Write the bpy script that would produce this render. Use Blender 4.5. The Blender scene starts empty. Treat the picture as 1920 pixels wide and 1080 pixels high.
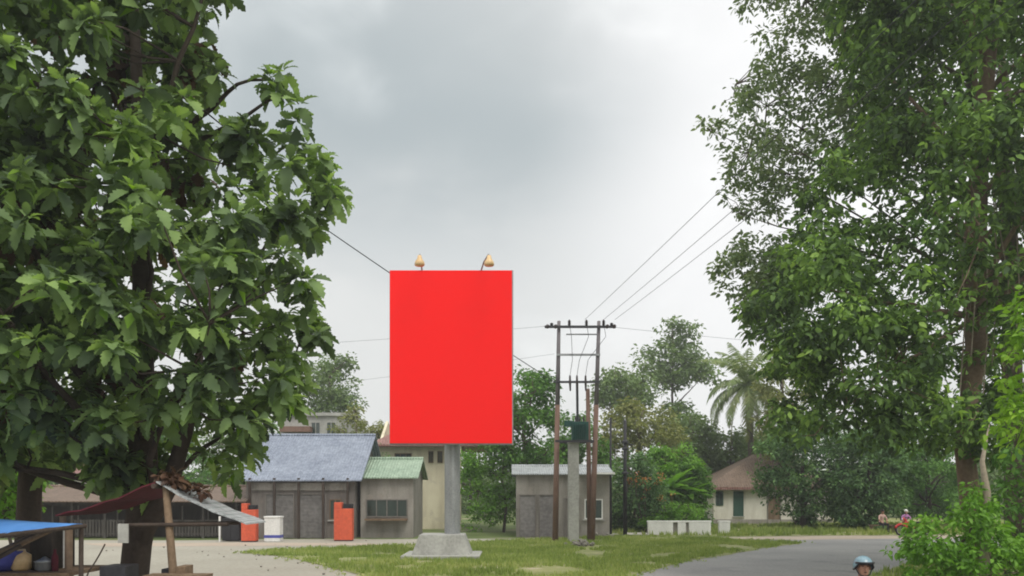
import bpy, bmesh, math, random
import numpy as np
from mathutils import Vector, Matrix, noise
R = math.radians
PI = math.pi
S = bpy.context.scene
COL = S.collection

# ---------------------------------------------------------------- camera
EYE, HOR, F = 2.5, 922.0, 1507.0
cam_d = bpy.data.cameras.new("camera"); cam = bpy.data.objects.new("camera", cam_d); COL.objects.link(cam)
cam.location = (0, 0, EYE); cam.rotation_euler = (R(90), 0, 0)
cam_d.sensor_width = 36; cam_d.lens = F / 1920 * 36; cam_d.shift_y = (HOR - 540) / 1920
cam_d.clip_start = 0.1; cam_d.clip_end = 3000
S.camera = cam
S.cycles.filter_width = 1.9
S.cycles.max_bounces = 8
S.cycles.diffuse_bounces = 3
S.cycles.transmission_bounces = 3
S.cycles.transparent_max_bounces = 8

# ---------------------------------------------------------------- sky, sun, exposure
SUN_AZ, SUN_EL = R(150), R(58)        # clockwise from the view direction (+Y)
S.view_settings.view_transform = 'Standard'
S.view_settings.look = 'None'
S.view_settings.gamma = 1
S.view_settings.exposure = 0.15
w = bpy.data.worlds.new("World"); S.world = w; w.use_nodes = True
nt = w.node_tree; N = nt.nodes; L = nt.links; N.clear()
def wn(t, **k):
    n = N.new(t)
    for a, b in k.items(): setattr(n, a, b)
    return n
def wmath(op, a, b=None, c=None):
    n = wn('ShaderNodeMath', operation=op)
    for i, v in enumerate((a, b, c)):
        if v is None: continue
        if isinstance(v, (int, float)): n.inputs[i].default_value = v
        else: L.new(v, n.inputs[i])
    return n.outputs[0]
sky = wn('ShaderNodeTexSky', sky_type='NISHITA', sun_disc=False)
sky.sun_elevation = SUN_EL; sky.sun_rotation = SUN_AZ; sky.dust_density = 3
tc = wn('ShaderNodeTexCoord')
def wnoise(scale, detail, sc3=(1, 1, 1.6)):
    mp = wn('ShaderNodeMapping'); mp.inputs['Scale'].default_value = sc3
    L.new(tc.outputs['Generated'], mp.inputs['Vector'])
    n = wn('ShaderNodeTexNoise'); n.inputs['Scale'].default_value = scale; n.inputs['Detail'].default_value = detail
    n.inputs['Roughness'].default_value = 0.5; n.inputs['Distortion'].default_value = 0.3
    L.new(mp.outputs[0], n.inputs['Vector']); return n.outputs['Fac']
n1 = wnoise(2.6, 4); n2 = wnoise(7, 5)
def blob(d, sc, soft, wb=1.0):
    d = Vector(d).normalized()
    s = wn('ShaderNodeVectorMath', operation='SUBTRACT'); L.new(tc.outputs['Generated'], s.inputs[0]); s.inputs[1].default_value = d
    m = wn('ShaderNodeVectorMath', operation='MULTIPLY'); L.new(s.outputs[0], m.inputs[0]); m.inputs[1].default_value = sc
    l = wn('ShaderNodeVectorMath', operation='LENGTH'); L.new(m.outputs[0], l.inputs[0])
    dist = wmath('ADD', l.outputs['Value'], wmath('MULTIPLY', wmath('SUBTRACT', n1, 0.5), 1.5 * wb))
    dist = wmath('ADD', dist, wmath('MULTIPLY', wmath('SUBTRACT', n2, 0.5), 0.6 * wb))
    r = wn('ShaderNodeMapRange', interpolation_type='SMOOTHSTEP'); L.new(dist, r.inputs[0])
    r.inputs[1].default_value = 1 - soft; r.inputs[2].default_value = 1 + soft
    r.inputs[3].default_value = 1; r.inputs[4].default_value = 0
    return r.outputs[0]
def wmix(f, a, b):
    n = wn('ShaderNodeMix', data_type='RGBA')
    L.new(f, n.inputs[0]) if not isinstance(f, (int, float)) else setattr(n.inputs[0], 'default_value', f)
    for i, v in ((6, a), (7, b)):
        if isinstance(v, tuple): n.inputs[i].default_value = (*v, 1)
        else: L.new(v, n.inputs[i])
    return n.outputs[2]
c = wmix(n2, (0.80, 0.82, 0.81), (0.88, 0.88, 0.86))
c = wmix(wmath('MULTIPLY', blob((0.10, 1, 0.36), (3.2, 1, 9), .7, .8), .45), c, (0.63, 0.67, 0.68))
c = wmix(wmath('MULTIPLY', blob((-0.34, 1, 0.66), (1.9, 1, 4.2), .35, .7), .8), c, (0.50, 0.555, 0.575))
c = wmix(wmath('MULTIPLY', blob((-0.04, 1, 0.485), (2.6, 1, 10.5), .5, .9), .85), c, (0.46, 0.52, 0.54))
c = wmix(wmath('MULTIPLY', blob((0.12, 1, 0.60), (5, 1, 12), .7, .9), .4), c, (0.80, 0.81, 0.80))
c = wmix(wmath('MULTIPLY', blob((0.33, 1, 0.47), (5.5, 1, 2.6), .7, .6), .95), c, (1.05, 1.05, 1.05))
c = wmix(wmath('MULTIPLY', blob((0, -.3, 1), (1.1, 1.1, 1), .5), .8), c, (1.8, 1.8, 1.77))
c = wmix(wmath('MULTIPLY', blob((0, -1, .45), (.8, 1, 1.2), .5), .8), c, (1.2, 1.2, 1.18))
mul = wn('ShaderNodeVectorMath', operation='SCALE'); L.new(sky.outputs[0], mul.inputs[0]); mul.inputs['Scale'].default_value = 0.1
fin = wmix(0.94, mul.outputs[0], c)
bg = wn('ShaderNodeBackground'); L.new(fin, bg.inputs[0]); bg.inputs[1].default_value = 0.93
out = wn('ShaderNodeOutputWorld'); L.new(bg.outputs[0], out.inputs[0])
sd = bpy.data.lights.new("sun", 'SUN'); sun = bpy.data.objects.new("sun", sd); COL.objects.link(sun)
sd.energy = 2.0; sd.angle = R(30); sd.color = (1, 0.95, 0.86)
sv = Vector((math.sin(SUN_AZ) * math.cos(SUN_EL), math.cos(SUN_AZ) * math.cos(SUN_EL), math.sin(SUN_EL)))
sun.rotation_euler = sv.to_track_quat('Z', 'Y').to_euler()

# ---------------------------------------------------------------- helpers
def P(px, py, D): return Vector(((px - 960) / F * D, D, EYE + (HOR - py) / F * D))
def G(px, py):
    D = EYE * F / (py - HOR); return ((px - 960) / F * D, D)

def tag(o, label=None, cat=None, group=None, kind=None):
    if label: o['label'] = label
    if cat: o['category'] = cat
    if group: o['group'] = group
    if kind: o['kind'] = kind
    return o
def empty(name, loc=(0, 0, 0), label=None, cat=None, group=None):
    o = bpy.data.objects.new(name, None); COL.objects.link(o); o.location = loc; o.empty_display_size = .1
    return tag(o, label, cat, group)
class MB:
    def __init__(s): s.v = []; s.f = []; s.smooth = False
    def add(s, vs, fs):
        b = len(s.v); s.v += [tuple(x) for x in vs]; s.f += [tuple(i + b for i in f) for f in fs]; return s
    def box(s, c, d, rz=0, rx=0, ry=0, taper=1):
        m = Matrix.Rotation(rz, 3, 'Z') @ Matrix.Rotation(ry, 3, 'Y') @ Matrix.Rotation(rx, 3, 'X')
        vs = []
        for z in (-1, 1):
            t = taper if z > 0 else 1
            for x, y in ((-1, -1), (1, -1), (1, 1), (-1, 1)):
                vs.append(m @ Vector((x * d[0] / 2 * t, y * d[1] / 2 * t, z * d[2] / 2)) + Vector(c))
        return s.add(vs, [(3, 2, 1, 0), (4, 5, 6, 7), (0, 1, 5, 4), (1, 2, 6, 5), (2, 3, 7, 6), (3, 0, 4, 7)])
    def bx(s, x0, x1, y0, y1, z0, z1): return s.box(((x0+x1)/2, (y0+y1)/2, (z0+z1)/2), (x1-x0, y1-y0, z1-z0))
    def tube(s, pts, rad, n=8, cap=True):
        pts = [Vector(p) for p in pts]
        if isinstance(rad, (int, float)): rad = [rad] * len(pts)
        rings = []; ref = None
        for i, p in enumerate(pts):
            d = (pts[min(i + 1, len(pts) - 1)] - pts[max(i - 1, 0)])
            if d.length < 1e-9: d = Vector((0, 0, 1))
            d.normalize()
            if ref is None: ref = Vector((1, 0, 0)) if abs(d.x) < .9 else Vector((0, 1, 0))
            a = (ref - d * ref.dot(d)).normalized(); b = d.cross(a); ref = a
            rings.append([p + (a * math.cos(2 * PI * k / n) + b * math.sin(2 * PI * k / n)) * rad[i] for k in range(n)])
        vs = [q for r in rings for q in r]
        fs = [(i * n + k, i * n + (k + 1) % n, (i + 1) * n + (k + 1) % n, (i + 1) * n + k) for i in range(len(pts) - 1) for k in range(n)]
        if cap: fs += [tuple(range(n))[::-1], tuple((len(pts) - 1) * n + k for k in range(n))]
        return s.add(vs, fs)
    def lathe(s, c, prof, n=16, axis='Z'):
        vs = []
        for r, h in prof:
            for k in range(n):
                a = 2 * PI * k / n; q = (r * math.cos(a), r * math.sin(a), h)
                if axis == 'Y': q = (q[0], q[2], q[1])
                if axis == 'X': q = (q[2], q[0], q[1])
                vs.append(Vector(q) + Vector(c))
        m = len(prof)
        fs = [(i * n + k, i * n + (k + 1) % n, (i + 1) * n + (k + 1) % n, (i + 1) * n + k) for i in range(m - 1) for k in range(n)]
        fs += [tuple(range(n))[::-1], tuple((m - 1) * n + k for k in range(n))]
        return s.add(vs, fs)
    def ball(s, c, r, sc=(1, 1, 1), n=10, rot=None):
        m = n // 2 + 1; vs = []; fs = []
        for i in range(m + 1):
            t = PI * i / m
            for k in range(n):
                a = 2 * PI * k / n
                q = Vector((math.sin(t) * math.cos(a) * sc[0], math.sin(t) * math.sin(a) * sc[1], math.cos(t) * sc[2])) * r
                if rot: q = rot @ q
                vs.append(q + Vector(c))
        for i in range(m):
            for k in range(n): fs.append(((i + 1) * n + k, (i + 1) * n + (k + 1) % n, i * n + (k + 1) % n, i * n + k))
        return s.add(vs, fs)
    def prism(s, poly, y0, y1):       # poly in XZ
        n = len(poly)
        vs = [(x, y0, z) for x, z in poly] + [(x, y1, z) for x, z in poly]
        fs = [tuple(range(n)), tuple(range(2 * n - 1, n - 1, -1))] + [(i, i + n, (i + 1) % n + n, (i + 1) % n) for i in range(n)]
        return s.add(vs, fs)
    def build(s, name, m, parent=None, smooth=False, bevel=0, loc=None):
        me = bpy.data.meshes.new(name); me.from_pydata(s.v, [], s.f); me.validate()
        o = bpy.data.objects.new(name, me); COL.objects.link(o)
        bm = bmesh.new(); bm.from_mesh(me)
        bmesh.ops.remove_doubles(bm, verts=bm.verts, dist=1e-5)
        bmesh.ops.recalc_face_normals(bm, faces=bm.faces); bm.to_mesh(me); bm.free()
        if smooth:
            for p in me.polygons: p.use_smooth = True
        me.materials.append(m)
        if bevel:
            b = o.modifiers.new('b', 'BEVEL'); b.width = bevel; b.segments = 2; b.limit_method = 'ANGLE'; b.angle_limit = R(40)
        if parent:
            o.parent = parent
            o.matrix_parent_inverse = Matrix.Translation(-Vector(world_loc(parent)))
        return o
def world_loc(o):
    v = Vector(o.location)
    return v if not o.parent else v + world_loc(o.parent) + o.matrix_parent_inverse.translation

# ---------------------------------------------------------------- materials
def mat(name, build):
    m = bpy.data.materials.new(name); m.use_nodes = True; t = m.node_tree; t.nodes.clear()
    build(t); return m
class T:
    def __init__(s, t):
        s.t = t; s.o = t.nodes.new('ShaderNodeOutputMaterial')
    def n(s, ty, ins=None, **k):
        q = s.t.nodes.new(ty)
        for a, b in k.items(): setattr(q, a, b)
        for a, b in (ins or {}).items():
            if hasattr(b, 'is_output') or isinstance(b, bpy.types.NodeSocket): s.t.links.new(b, q.inputs[a])
            else: q.inputs[a].default_value = b
        return q
    def noise(s, scale, detail=4, vec=None, rough=.55, sc3=None):
        v = vec or s.n('ShaderNodeTexCoord').outputs['Object']
        if sc3: v = s.n('ShaderNodeMapping', {'Vector': v, 'Scale': sc3}).outputs[0]
        return s.n('ShaderNodeTexNoise', {'Vector': v, 'Scale': scale, 'Detail': detail, 'Roughness': rough}).outputs['Fac']
    def ramp(s, f, stops):
        r = s.n('ShaderNodeValToRGB', {'Fac': f}); e = r.color_ramp.elements
        while len(e) < len(stops): e.new(.5)
        for i, (p, c) in enumerate(stops): e[i].position = p; e[i].color = (*c, 1)
        return r.outputs[0]
    def mix(s, f, a, b, mode='MIX'):
        q = s.n('ShaderNodeMix', data_type='RGBA', blend_type=mode)
        for i, v in ((0, f), (6, a), (7, b)):
            if isinstance(v, tuple): q.inputs[i].default_value = (*v, 1)
            elif isinstance(v, (int, float)): q.inputs[i].default_value = v
            else: s.t.links.new(v, q.inputs[i])
        return q.outputs[2]
    def bump(s, h, st=.3, dist=.02): return s.n('ShaderNodeBump', {'Height': h, 'Strength': st, 'Distance': dist}).outputs[0]
    def bsdf(s, col, rough=.8, normal=None, metal=0, spec=.3):
        b = s.n('ShaderNodeBsdfPrincipled', {'Roughness': rough, 'Metallic': metal, 'Specular IOR Level': spec})
        if isinstance(col, tuple): b.inputs['Base Color'].default_value = (*col, 1)
        else: s.t.links.new(col, b.inputs['Base Color'])
        if normal: s.t.links.new(normal, b.inputs['Normal'])
        s.t.links.new(b.outputs[0], s.o.inputs[0]); return b

def weathered(name, a, b, scale=3, rough=.8, metal=0, bscale=30, bst=.25, streak=True, spec=.3):
    def f(t):
        t = T(t)
        n1 = t.noise(scale, 6, sc3=(1, 1, .25) if streak else None); n2 = t.noise(scale * 6, 5)
        c = t.ramp(n1, [(.32, a), (.68, b)])
        c = t.mix(.35, c, t.ramp(n2, [(.3, tuple(x * .55 for x in a)), (.7, b)]))
        t.bsdf(c, rough, t.bump(t.noise(bscale, 4), bst, .01), metal, spec)
    return mat(name, f)
def leaf_mat(name, cols, trans=.35, rough=.45, hue_scale=.6, gloss=.25, tr_tint=(1.25, 1.35, .6)):
    def f(t):
        t = T(t)
        g = t.n('ShaderNodeNewGeometry').outputs['Random Per Island']
        n = t.noise(hue_scale, 3)
        s = t.n('ShaderNodeMath', {0: g, 1: .6}, operation='MULTIPLY').outputs[0]
        s2 = t.n('ShaderNodeMath', {0: n, 1: 1.7}, operation='MULTIPLY').outputs[0]
        s3 = t.n('ShaderNodeMath', {0: s, 1: s2}, operation='ADD').outputs[0]
        s4 = t.n('ShaderNodeMath', {0: s3, 1: .66}, operation='SUBTRACT').outputs[0]
        c = t.ramp(s4, [(i / (len(cols) - 1), q) for i, q in enumerate(cols)])
        b = t.bsdf(c, rough, None, 0, gloss)
        tr = t.n('ShaderNodeBsdfTranslucent', {'Color': t.mix(1, c, tr_tint, 'MULTIPLY')})
        mx = t.n('ShaderNodeMixShader', {0: trans, 1: b.outputs[0], 2: tr.outputs[0]})
        t.t.links.new(mx.outputs[0], t.o.inputs[0])
    return mat(name, f)

M = {}
M['bark'] = weathered('bark', (.055, .042, .034), (.15, .12, .095), 2.5, .95, bscale=18, bst=.8)
M['bark_dark'] = weathered('bark_dark', (.035, .026, .022), (.085, .065, .052), 2.5, .95, bscale=18, bst=.8)
M['bark_red'] = weathered('bark_red', (.11, .07, .05), (.27, .2, .14), 2, .95, bscale=14, bst=.9)
M['bark_pale'] = weathered('bark_pale', (.2, .16, .12), (.36, .31, .24), 3, .95, bscale=18, bst=.8)
M['concrete'] = weathered('concrete', (.27, .27, .25), (.45, .45, .42), 1.6)
def plaster(name, a, b, stain, bare):
    def f(t):
        t = T(t); c = t.ramp(t.noise(1.1, 6), [(.3, a), (.7, b)])
        st = t.ramp(t.noise(2.2, 5, sc3=(1, 1, .12)), [(.46, (0, 0, 0)), (.68, (.75, .75, .75))]); c = t.mix(st, c, stain)
        pt = t.ramp(t.noise(.8, 7, rough=.65), [(.60, (0, 0, 0)), (.63, (.8, .8, .8))]); c = t.mix(pt, c, bare)
        c = t.mix(.3, c, t.ramp(t.noise(22, 4), [(.35, stain), (.6, b)]))
        t.bsdf(c, .93, t.bump(t.noise(15, 5), .35, .02), 0, .2)
    return mat(name, f)
M['white_wall'] = plaster('white_wall', (.56, .54, .48), (.70, .68, .62), (.36, .33, .27), (.48, .45, .39))
M['cream_wall'] = plaster('cream_wall', (.58, .53, .39), (.70, .66, .50), (.40, .35, .25), (.5, .46, .36))
M['grey_wall'] = plaster('grey_wall', (.22, .205, .185), (.34, .32, .29), (.12, .11, .095), (.27, .24, .21))
M['brown_wall'] = plaster('brown_wall', (.15, .13, .12), (.24, .22, .205), (.08, .07, .06), (.2, .16, .14))
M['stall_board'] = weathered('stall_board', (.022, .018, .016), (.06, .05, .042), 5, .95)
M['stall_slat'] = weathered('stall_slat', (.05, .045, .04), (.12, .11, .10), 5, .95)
M['red_paint'] = mat('red_paint', lambda t: (lambda q: q.bsdf((1.0, .020, .020), .9, None, 0, 0))(T(t)))
M['steel'] = weathered('steel', (.24, .25, .26), (.4, .41, .42), 3, .5, .5, bst=.05)
M['steel_dark'] = weathered('steel_dark', (.03, .03, .035), (.07, .07, .08), 3, .6, .3, bst=.05)
M['rust'] = weathered('rust', (.14, .085, .065), (.25, .155, .12), 3, .85, .1)
M['pole_grey'] = weathered('pole_grey', (.13, .12, .13), (.21, .19, .20), 3, .7, .2)
M['black'] = weathered('black', (.008, .008, .01), (.03, .03, .035), 4, .6)
M['green_paint'] = weathered('green_paint', (.010, .055, .045), (.02, .09, .075), 3, .5)
M['white_paint'] = weathered('white_paint', (.64, .64, .62), (.82, .82, .80), 2.5, .7)
M['blue_paint'] = weathered('blue_paint', (.06, .07, .3), (.09, .1, .4), 3, .5)
M['orange_paint'] = weathered('orange_paint', (.55, .09, .045), (.72, .13, .06), 1.5, .5)
M['amber'] = weathered('amber', (.62, .40, .18), (.8, .58, .32), 3, .35, streak=False)
M['wood'] = weathered('wood', (.10, .065, .04), (.24, .17, .11), 4, .9)
M['wood_dark'] = weathered('wood_dark', (.03, .022, .018), (.08, .06, .048), 4, .9)
M['wood_grey'] = weathered('wood_grey', (.12, .11, .10), (.24, .22, .20), 5, .9)
M['maroon'] = weathered('maroon', (.055, .008, .014), (.13, .018, .03), 2, .8)
M['glass_dark'] = weathered('glass_dark', (.02, .035, .03), (.04, .06, .05), 1, .15, bst=.01, spec=.6)
M['shutter_green'] = weathered('shutter_green', (.02, .06, .045), (.04, .10, .075), 2, .6)
M['ceramic'] = weathered('ceramic', (.03, .02, .02), (.06, .045, .045), 3, .3)
M['rubble'] = weathered('rubble', (.13, .12, .1), (.34, .32, .28), 4, .95, bst=.6)
M['dead_leaf'] = leaf_mat('dead_leaf', [(.04, .022, .016), (.085, .045, .03), (.15, .09, .05)], .2)
M['cloth_purple'] = weathered('cloth_purple', (.36, .16, .36), (.5, .24, .48), 5, .9)
M['cloth_pink'] = weathered('cloth_pink', (.5, .32, .28), (.62, .42, .38), 5, .9)
M['cloth_dark'] = weathered('cloth_dark', (.015, .015, .02), (.04, .04, .05), 8, .9)
M['skin'] = weathered('skin', (.33, .17, .11), (.42, .23, .155), 10, .6, bst=.05, streak=False)
M['helmet'] = weathered('helmet', (.10, .18, .23), (.22, .34, .40), 6, .25, bst=.0, streak=False, spec=.6)
M['rubber'] = weathered('rubber', (.012, .012, .012), (.03, .03, .03), 9, .9)
M['red_gloss'] = weathered('red_gloss', (.5, .02, .02), (.65, .04, .035), 3, .25, bst=.0, spec=.6)
M['hair'] = weathered('hair', (.008, .006, .005), (.02, .016, .014), 12, .7)
def tarp(t):
    t = T(t); n = t.noise(2.2, 4); n2 = t.noise(14, 3)
    c = t.ramp(n, [(.3, (.10, .30, .72)), (.7, (.16, .40, .85))])
    b = t.bsdf(c, .5, t.bump(n2, .5, .03), 0, .4)
    tr = t.n('ShaderNodeBsdfTranslucent', {'Color': (.12, .32, .8, 1)})
    mx = t.n('ShaderNodeMixShader', {0: .25, 1: b.outputs[0], 2: tr.outputs[0]}); t.t.links.new(mx.outputs[0], t.o.inputs[0])
M['tarp'] = mat('tarp', tarp)
def corr(name, a, b, period, axis='X', metal=.2, rough=.6):
    def f(t):
        t = T(t)
        w_ = t.n('ShaderNodeTexWave', {'Vector': t.n('ShaderNodeTexCoord').outputs['Object'], 'Scale': 1 / period / 2 * .5 * 2, 'Distortion': 0.0}, bands_direction=axis)
        c = t.ramp(t.noise(.9, 6), [(.3, a), (.7, b)])
        c = t.mix(.4, c, t.ramp(t.noise(5, 5), [(.35, tuple(x * .5 for x in a)), (.65, b)]))
        t.bsdf(c, rough, t.bump(w_.outputs['Fac'], .8, .05), metal)
    return mat(name, f)
M['roof_blue'] = corr('roof_blue', (.20, .23, .30), (.32, .36, .44), .25)
M['roof_zinc'] = corr('roof_zinc', (.30, .32, .33), (.50, .53, .54), .2)
M['roof_tile'] = corr('roof_tile', (.14, .098, .072), (.225, .165, .125), .3)
M['roof_red'] = corr('roof_red', (.22, .11, .095), (.33, .19, .165), .3)
M['roof_green'] = corr('roof_green', (.24, .34, .25), (.38, .48, .37), .25)
M['shutter'] = corr('shutter', (.16, .15, .15), (.27, .26, .25), .12, 'Z')
def ground_m(cols, sc, bsc=20, bst=.4, fine=.4, patch=None):
    def f(t):
        t = T(t); v = t.n('ShaderNodeTexCoord').outputs['Object']
        a = t.ramp(t.noise(sc, 6, v), [(.28 + .44 * i / (len(cols) - 1), q) for i, q in enumerate(cols)])
        g = t.ramp(t.noise(sc * 40, 4, v), [(.3, (.6, .6, .6)), (.7, (1.25, 1.25, 1.25))])
        c = t.mix(fine, a, t.mix(1, a, g, 'MULTIPLY'))
        if patch:
            pf = t.ramp(t.noise(patch[1], 5, v, .6), [(patch[2], (0, 0, 0)), (patch[2] + .12, (1, 1, 1))])
            c = t.mix(pf, c, patch[0])
        t.bsdf(c, .95, t.bump(t.noise(bsc, 4, v), bst, .03))
    return f
M['ground'] = mat('ground', ground_m([(.06, .09, .025), (.11, .15, .045), (.17, .18, .08)], .25, patch=((.27, .23, .16), .18, .56)))
M['lot'] = mat('lot', ground_m([(.275, .26, .215), (.325, .308, .258), (.37, .352, .298)], .16, patch=((.29, .265, .205), .9, .6), bst=.25))
M['asphalt'] = mat('asphalt', ground_m([(.225, .225, .22), (.27, .268, .26), (.31, .305, .29)], .3, 40, .3, .5, patch=((.185, .187, .188), .5, .58)))
M['shoulder'] = mat('shoulder', ground_m([(.36, .30, .24), (.43, .36, .29)], .5))
M['island'] = mat('island', ground_m([(.16, .18, .065), (.22, .24, .09), (.29, .29, .14)], .5, patch=((.36, .32, .22), .6, .57)))
M['slab'] = mat('slab', ground_m([(.42, .41, .36), (.52, .50, .45)], .8))
M['grass'] = leaf_mat('grass', [(.15, .205, .055), (.215, .29, .075), (.30, .36, .11), (.42, .44, .19)], .3, .7, .35, .1)

M['leaf_bread'] = leaf_mat('leaf_bread', [(0.0442, 0.0631, 0.0442), (0.0753, 0.1131, 0.0635), (0.1227, 0.1818, 0.0872), (0.1804, 0.269, 0.1094), (0.2568, 0.3748, 0.1326), (0.3832, 0.5251, 0.1706)], .4, .6, .9, .15)
M['leaf_dark'] = leaf_mat('leaf_dark', [(0.046, 0.0718, 0.0368), (0.0693, 0.1162, 0.0494), (0.1138, 0.19, 0.0634), (0.2091, 0.338, 0.0919), (0.3524, 0.5164, 0.1415)], .4, .6, .75, .1)
M['leaf_sparse'] = leaf_mat('leaf_sparse', [(0.1264, 0.1685, 0.1054), (0.179, 0.2423, 0.1369), (0.2737, 0.337, 0.1685)], .35, .5, .5, .2)
M['leaf_mango'] = leaf_mat('leaf_mango', [(0.0462, 0.0914, 0.0424), (0.0734, 0.1421, 0.0556), (0.115, 0.2132, 0.0756), (0.2077, 0.3452, 0.1094)], .25, .6, .5, .1)
M['leaf_far'] = leaf_mat('leaf_far', [(0.0911, 0.14, 0.0629), (0.14, 0.21, 0.084), (0.21, 0.28, 0.112)], .3, .75, .4, .05)
M['leaf_brown'] = leaf_mat('leaf_brown', [(0.132, 0.154, 0.055), (0.198, 0.22, 0.077), (0.275, 0.275, 0.11)], .3, .75, .4, .05)
M['leaf_mid'] = leaf_mat('leaf_mid', [(0.0504, 0.115, 0.0316), (0.0862, 0.1869, 0.0431), (0.1581, 0.3019, 0.0646)], .3, .65, .5, .08)
M['leaf_bright'] = leaf_mat('leaf_bright', [(0.092, 0.207, 0.0287), (0.1495, 0.3105, 0.0403), (0.23, 0.414, 0.0575)], .4, .5, .5, .2)
M['leaf_lime'] = leaf_mat('leaf_lime', [(.10, .20, .02), (.17, .32, .03), (.27, .44, .05)], .4, .5, .5, .2)
M['leaf_palm'] = leaf_mat('leaf_palm', [(0.1437, 0.2012, 0.0791), (0.2012, 0.2731, 0.1006), (0.3162, 0.345, 0.1581)], .3, .5, .4, .2)
M['petal'] = leaf_mat('petal', [(.5, .16, .06), (.62, .26, .10)], .3)

# ---------------------------------------------------------------- leaf templates (numpy)
def strip_leaf(st, droop=.3, vee=.15):
    """st: list (t, halfwidth, tshift); returns verts, quads. leaf along +X, normal +Z"""
    v = []; f = []
    for t, h, sh in st:
        z = -droop * t * t
        v += [(t, 0, z), (t + sh, h, z + vee * h), (t + sh, -h, z + vee * h)]
    for i in range(len(st) - 1):
        a = 3 * i; b = a + 3
        f += [(a, b, b + 1, a + 1), (a, a + 2, b + 2, b)]
    return np.array(v, np.float32), f
BREAD = strip_leaf([(0, .012, 0), (.12, .07, 0), (.19, .22, .05), (.26, .18, 0), (.36, .31, .06), (.44, .235, 0), (.54, .33, .06), (.62, .22, 0),
                    (.72, .28, .06), (.80, .16, 0), (.88, .18, .03), (.96, .08, 0), (1.02, .0, 0)], .55, .22)
OVAL = strip_leaf([(0, .02, 0), (.35, .24, 0), (.7, .2, 0), (1, 0, 0)], .25, .3)
SIMPLE = strip_leaf([(0, .0, 0), (.45, .27, 0), (1, 0, 0)], .2, .3)
BANANA = strip_leaf([(0, .01, 0), (.15, .03, 0), (.25, .12, 0), (.5, .17, 0), (.8, .13, 0), (1, .01, 0)], .55, .5)
BLADE = (np.array([(-.06, 0, 0), (.06, 0, 0), (0, .25, 1)], np.float32), [(0, 1, 2)])

def frames(dirs, rng, roll=1.0, up=(0, 0, 1)):
    """orthonormal frames with X along dirs and Z as near up as possible, rolled at random"""
    d = dirs / np.linalg.norm(dirs, axis=1, keepdims=True)
    u = np.tile(np.array(up, np.float32), (len(d), 1)) + rng.normal(0, .15, d.shape)
    y = np.cross(u, d); y /= np.linalg.norm(y, axis=1, keepdims=True) + 1e-9
    z = np.cross(d, y)
    a = rng.normal(0, roll, len(d))[:, None]
    y2 = y * np.cos(a) + z * np.sin(a); z2 = -y * np.sin(a) + z * np.cos(a)
    return np.stack([d, y2, z2], axis=2)
def scatter(name, tmpl, pos, fr, size, m, parent=None):
    tv, tf = tmpl
    v = np.einsum('nij,kj->nki', fr, tv) * size[:, None, None] + pos[:, None, :]
    n, k = len(pos), len(tv)
    v = v.reshape(-1, 3).astype(np.float32)
    lens = np.array([len(q) for q in tf], np.int32); flat = np.array([i for q in tf for i in q], np.int32)
    idx = (flat[None, :] + (np.arange(n, dtype=np.int32) * k)[:, None]).reshape(-1)
    tot = np.tile(lens, n); starts = np.concatenate([[0], np.cumsum(tot)[:-1]]).astype(np.int32)
    me = bpy.data.meshes.new(name)
    off = np.array(world_loc(parent), np.float32) if parent else np.zeros(3, np.float32)
    v -= off
    me.vertices.add(len(v)); me.vertices.foreach_set('co', v.ravel())
    me.loops.add(len(idx)); me.loops.foreach_set('vertex_index', idx.astype(np.int32))
    me.polygons.add(len(tot)); me.polygons.foreach_set('loop_start', starts); me.polygons.foreach_set('loop_total', tot)
    me.update(calc_edges=True)
    me.materials.append(m)
    o = bpy.data.objects.new(name, me); COL.objects.link(o)
    if parent: o.parent = parent
    return o

def poly_dist(poly, p):
    """signed: >0 inside"""
    x, y = p; ins = False; best = 1e9; n = len(poly)
    for i in range(n):
        x1, y1 = poly[i]; x2, y2 = poly[(i + 1) % n]
        if (y1 > y) != (y2 > y) and x < (x2 - x1) * (y - y1) / (y2 - y1) + x1: ins = not ins
        dx, dy = x2 - x1, y2 - y1
        t = max(0, min(1, ((x - x1) * dx + (y - y1) * dy) / (dx * dx + dy * dy + 1e-9)))
        best = min(best, math.hypot(x - x1 - t * dx, y - y1 - t * dy))
    return best if ins else -best
def crown_points(poly, D, n, seed, T_=3, Rm=4, ns=.8, thr=-.05, front=.0, holes=(), clump=None):
    """points filling a crown whose outline as seen from the road is poly (pixels), real depth T_ either side of D"""
    rnd = random.Random(seed); xs = [p[0] for p in poly]; ys = [p[1] for p in poly]
    out_ = []; tries = 0
    while len(out_) < n and tries < n * 60:
        tries += 1
        p = (rnd.uniform(min(xs), max(xs)), rnd.uniform(min(ys), max(ys)))
        d = poly_dist(poly, p)
        if d <= 0: continue
        if any((p[0] - h[0]) ** 2 / h[2] ** 2 + (p[1] - h[1]) ** 2 / h[3] ** 2 < 1 for h in holes): continue
        dm = d / F * D
        th = T_ if dm >= Rm else T_ * math.sqrt(max(0, dm * (2 * Rm - dm))) / Rm
        o_ = rnd.uniform(-1, 1); o_ = math.copysign(abs(o_) ** .6, o_ - front)
        q = P(p[0], p[1], D + o_ * th)
        if noise.noise(q * ns + Vector((seed * 3.1, 0, 0))) < thr: continue
        out_.append(q)
        if clump:
            for k in range(clump[0] - 1):
                g = Vector((rnd.gauss(0, 1), rnd.gauss(0, 1), rnd.gauss(0, .7))) * clump[1] * rnd.uniform(.6, 1.2)
                if poly_dist(poly, (960 + (q + g).x / (q + g).y * F, HOR - ((q + g).z - EYE) / (q + g).y * F)) > -8: out_.append(q + g)
    return out_

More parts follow.
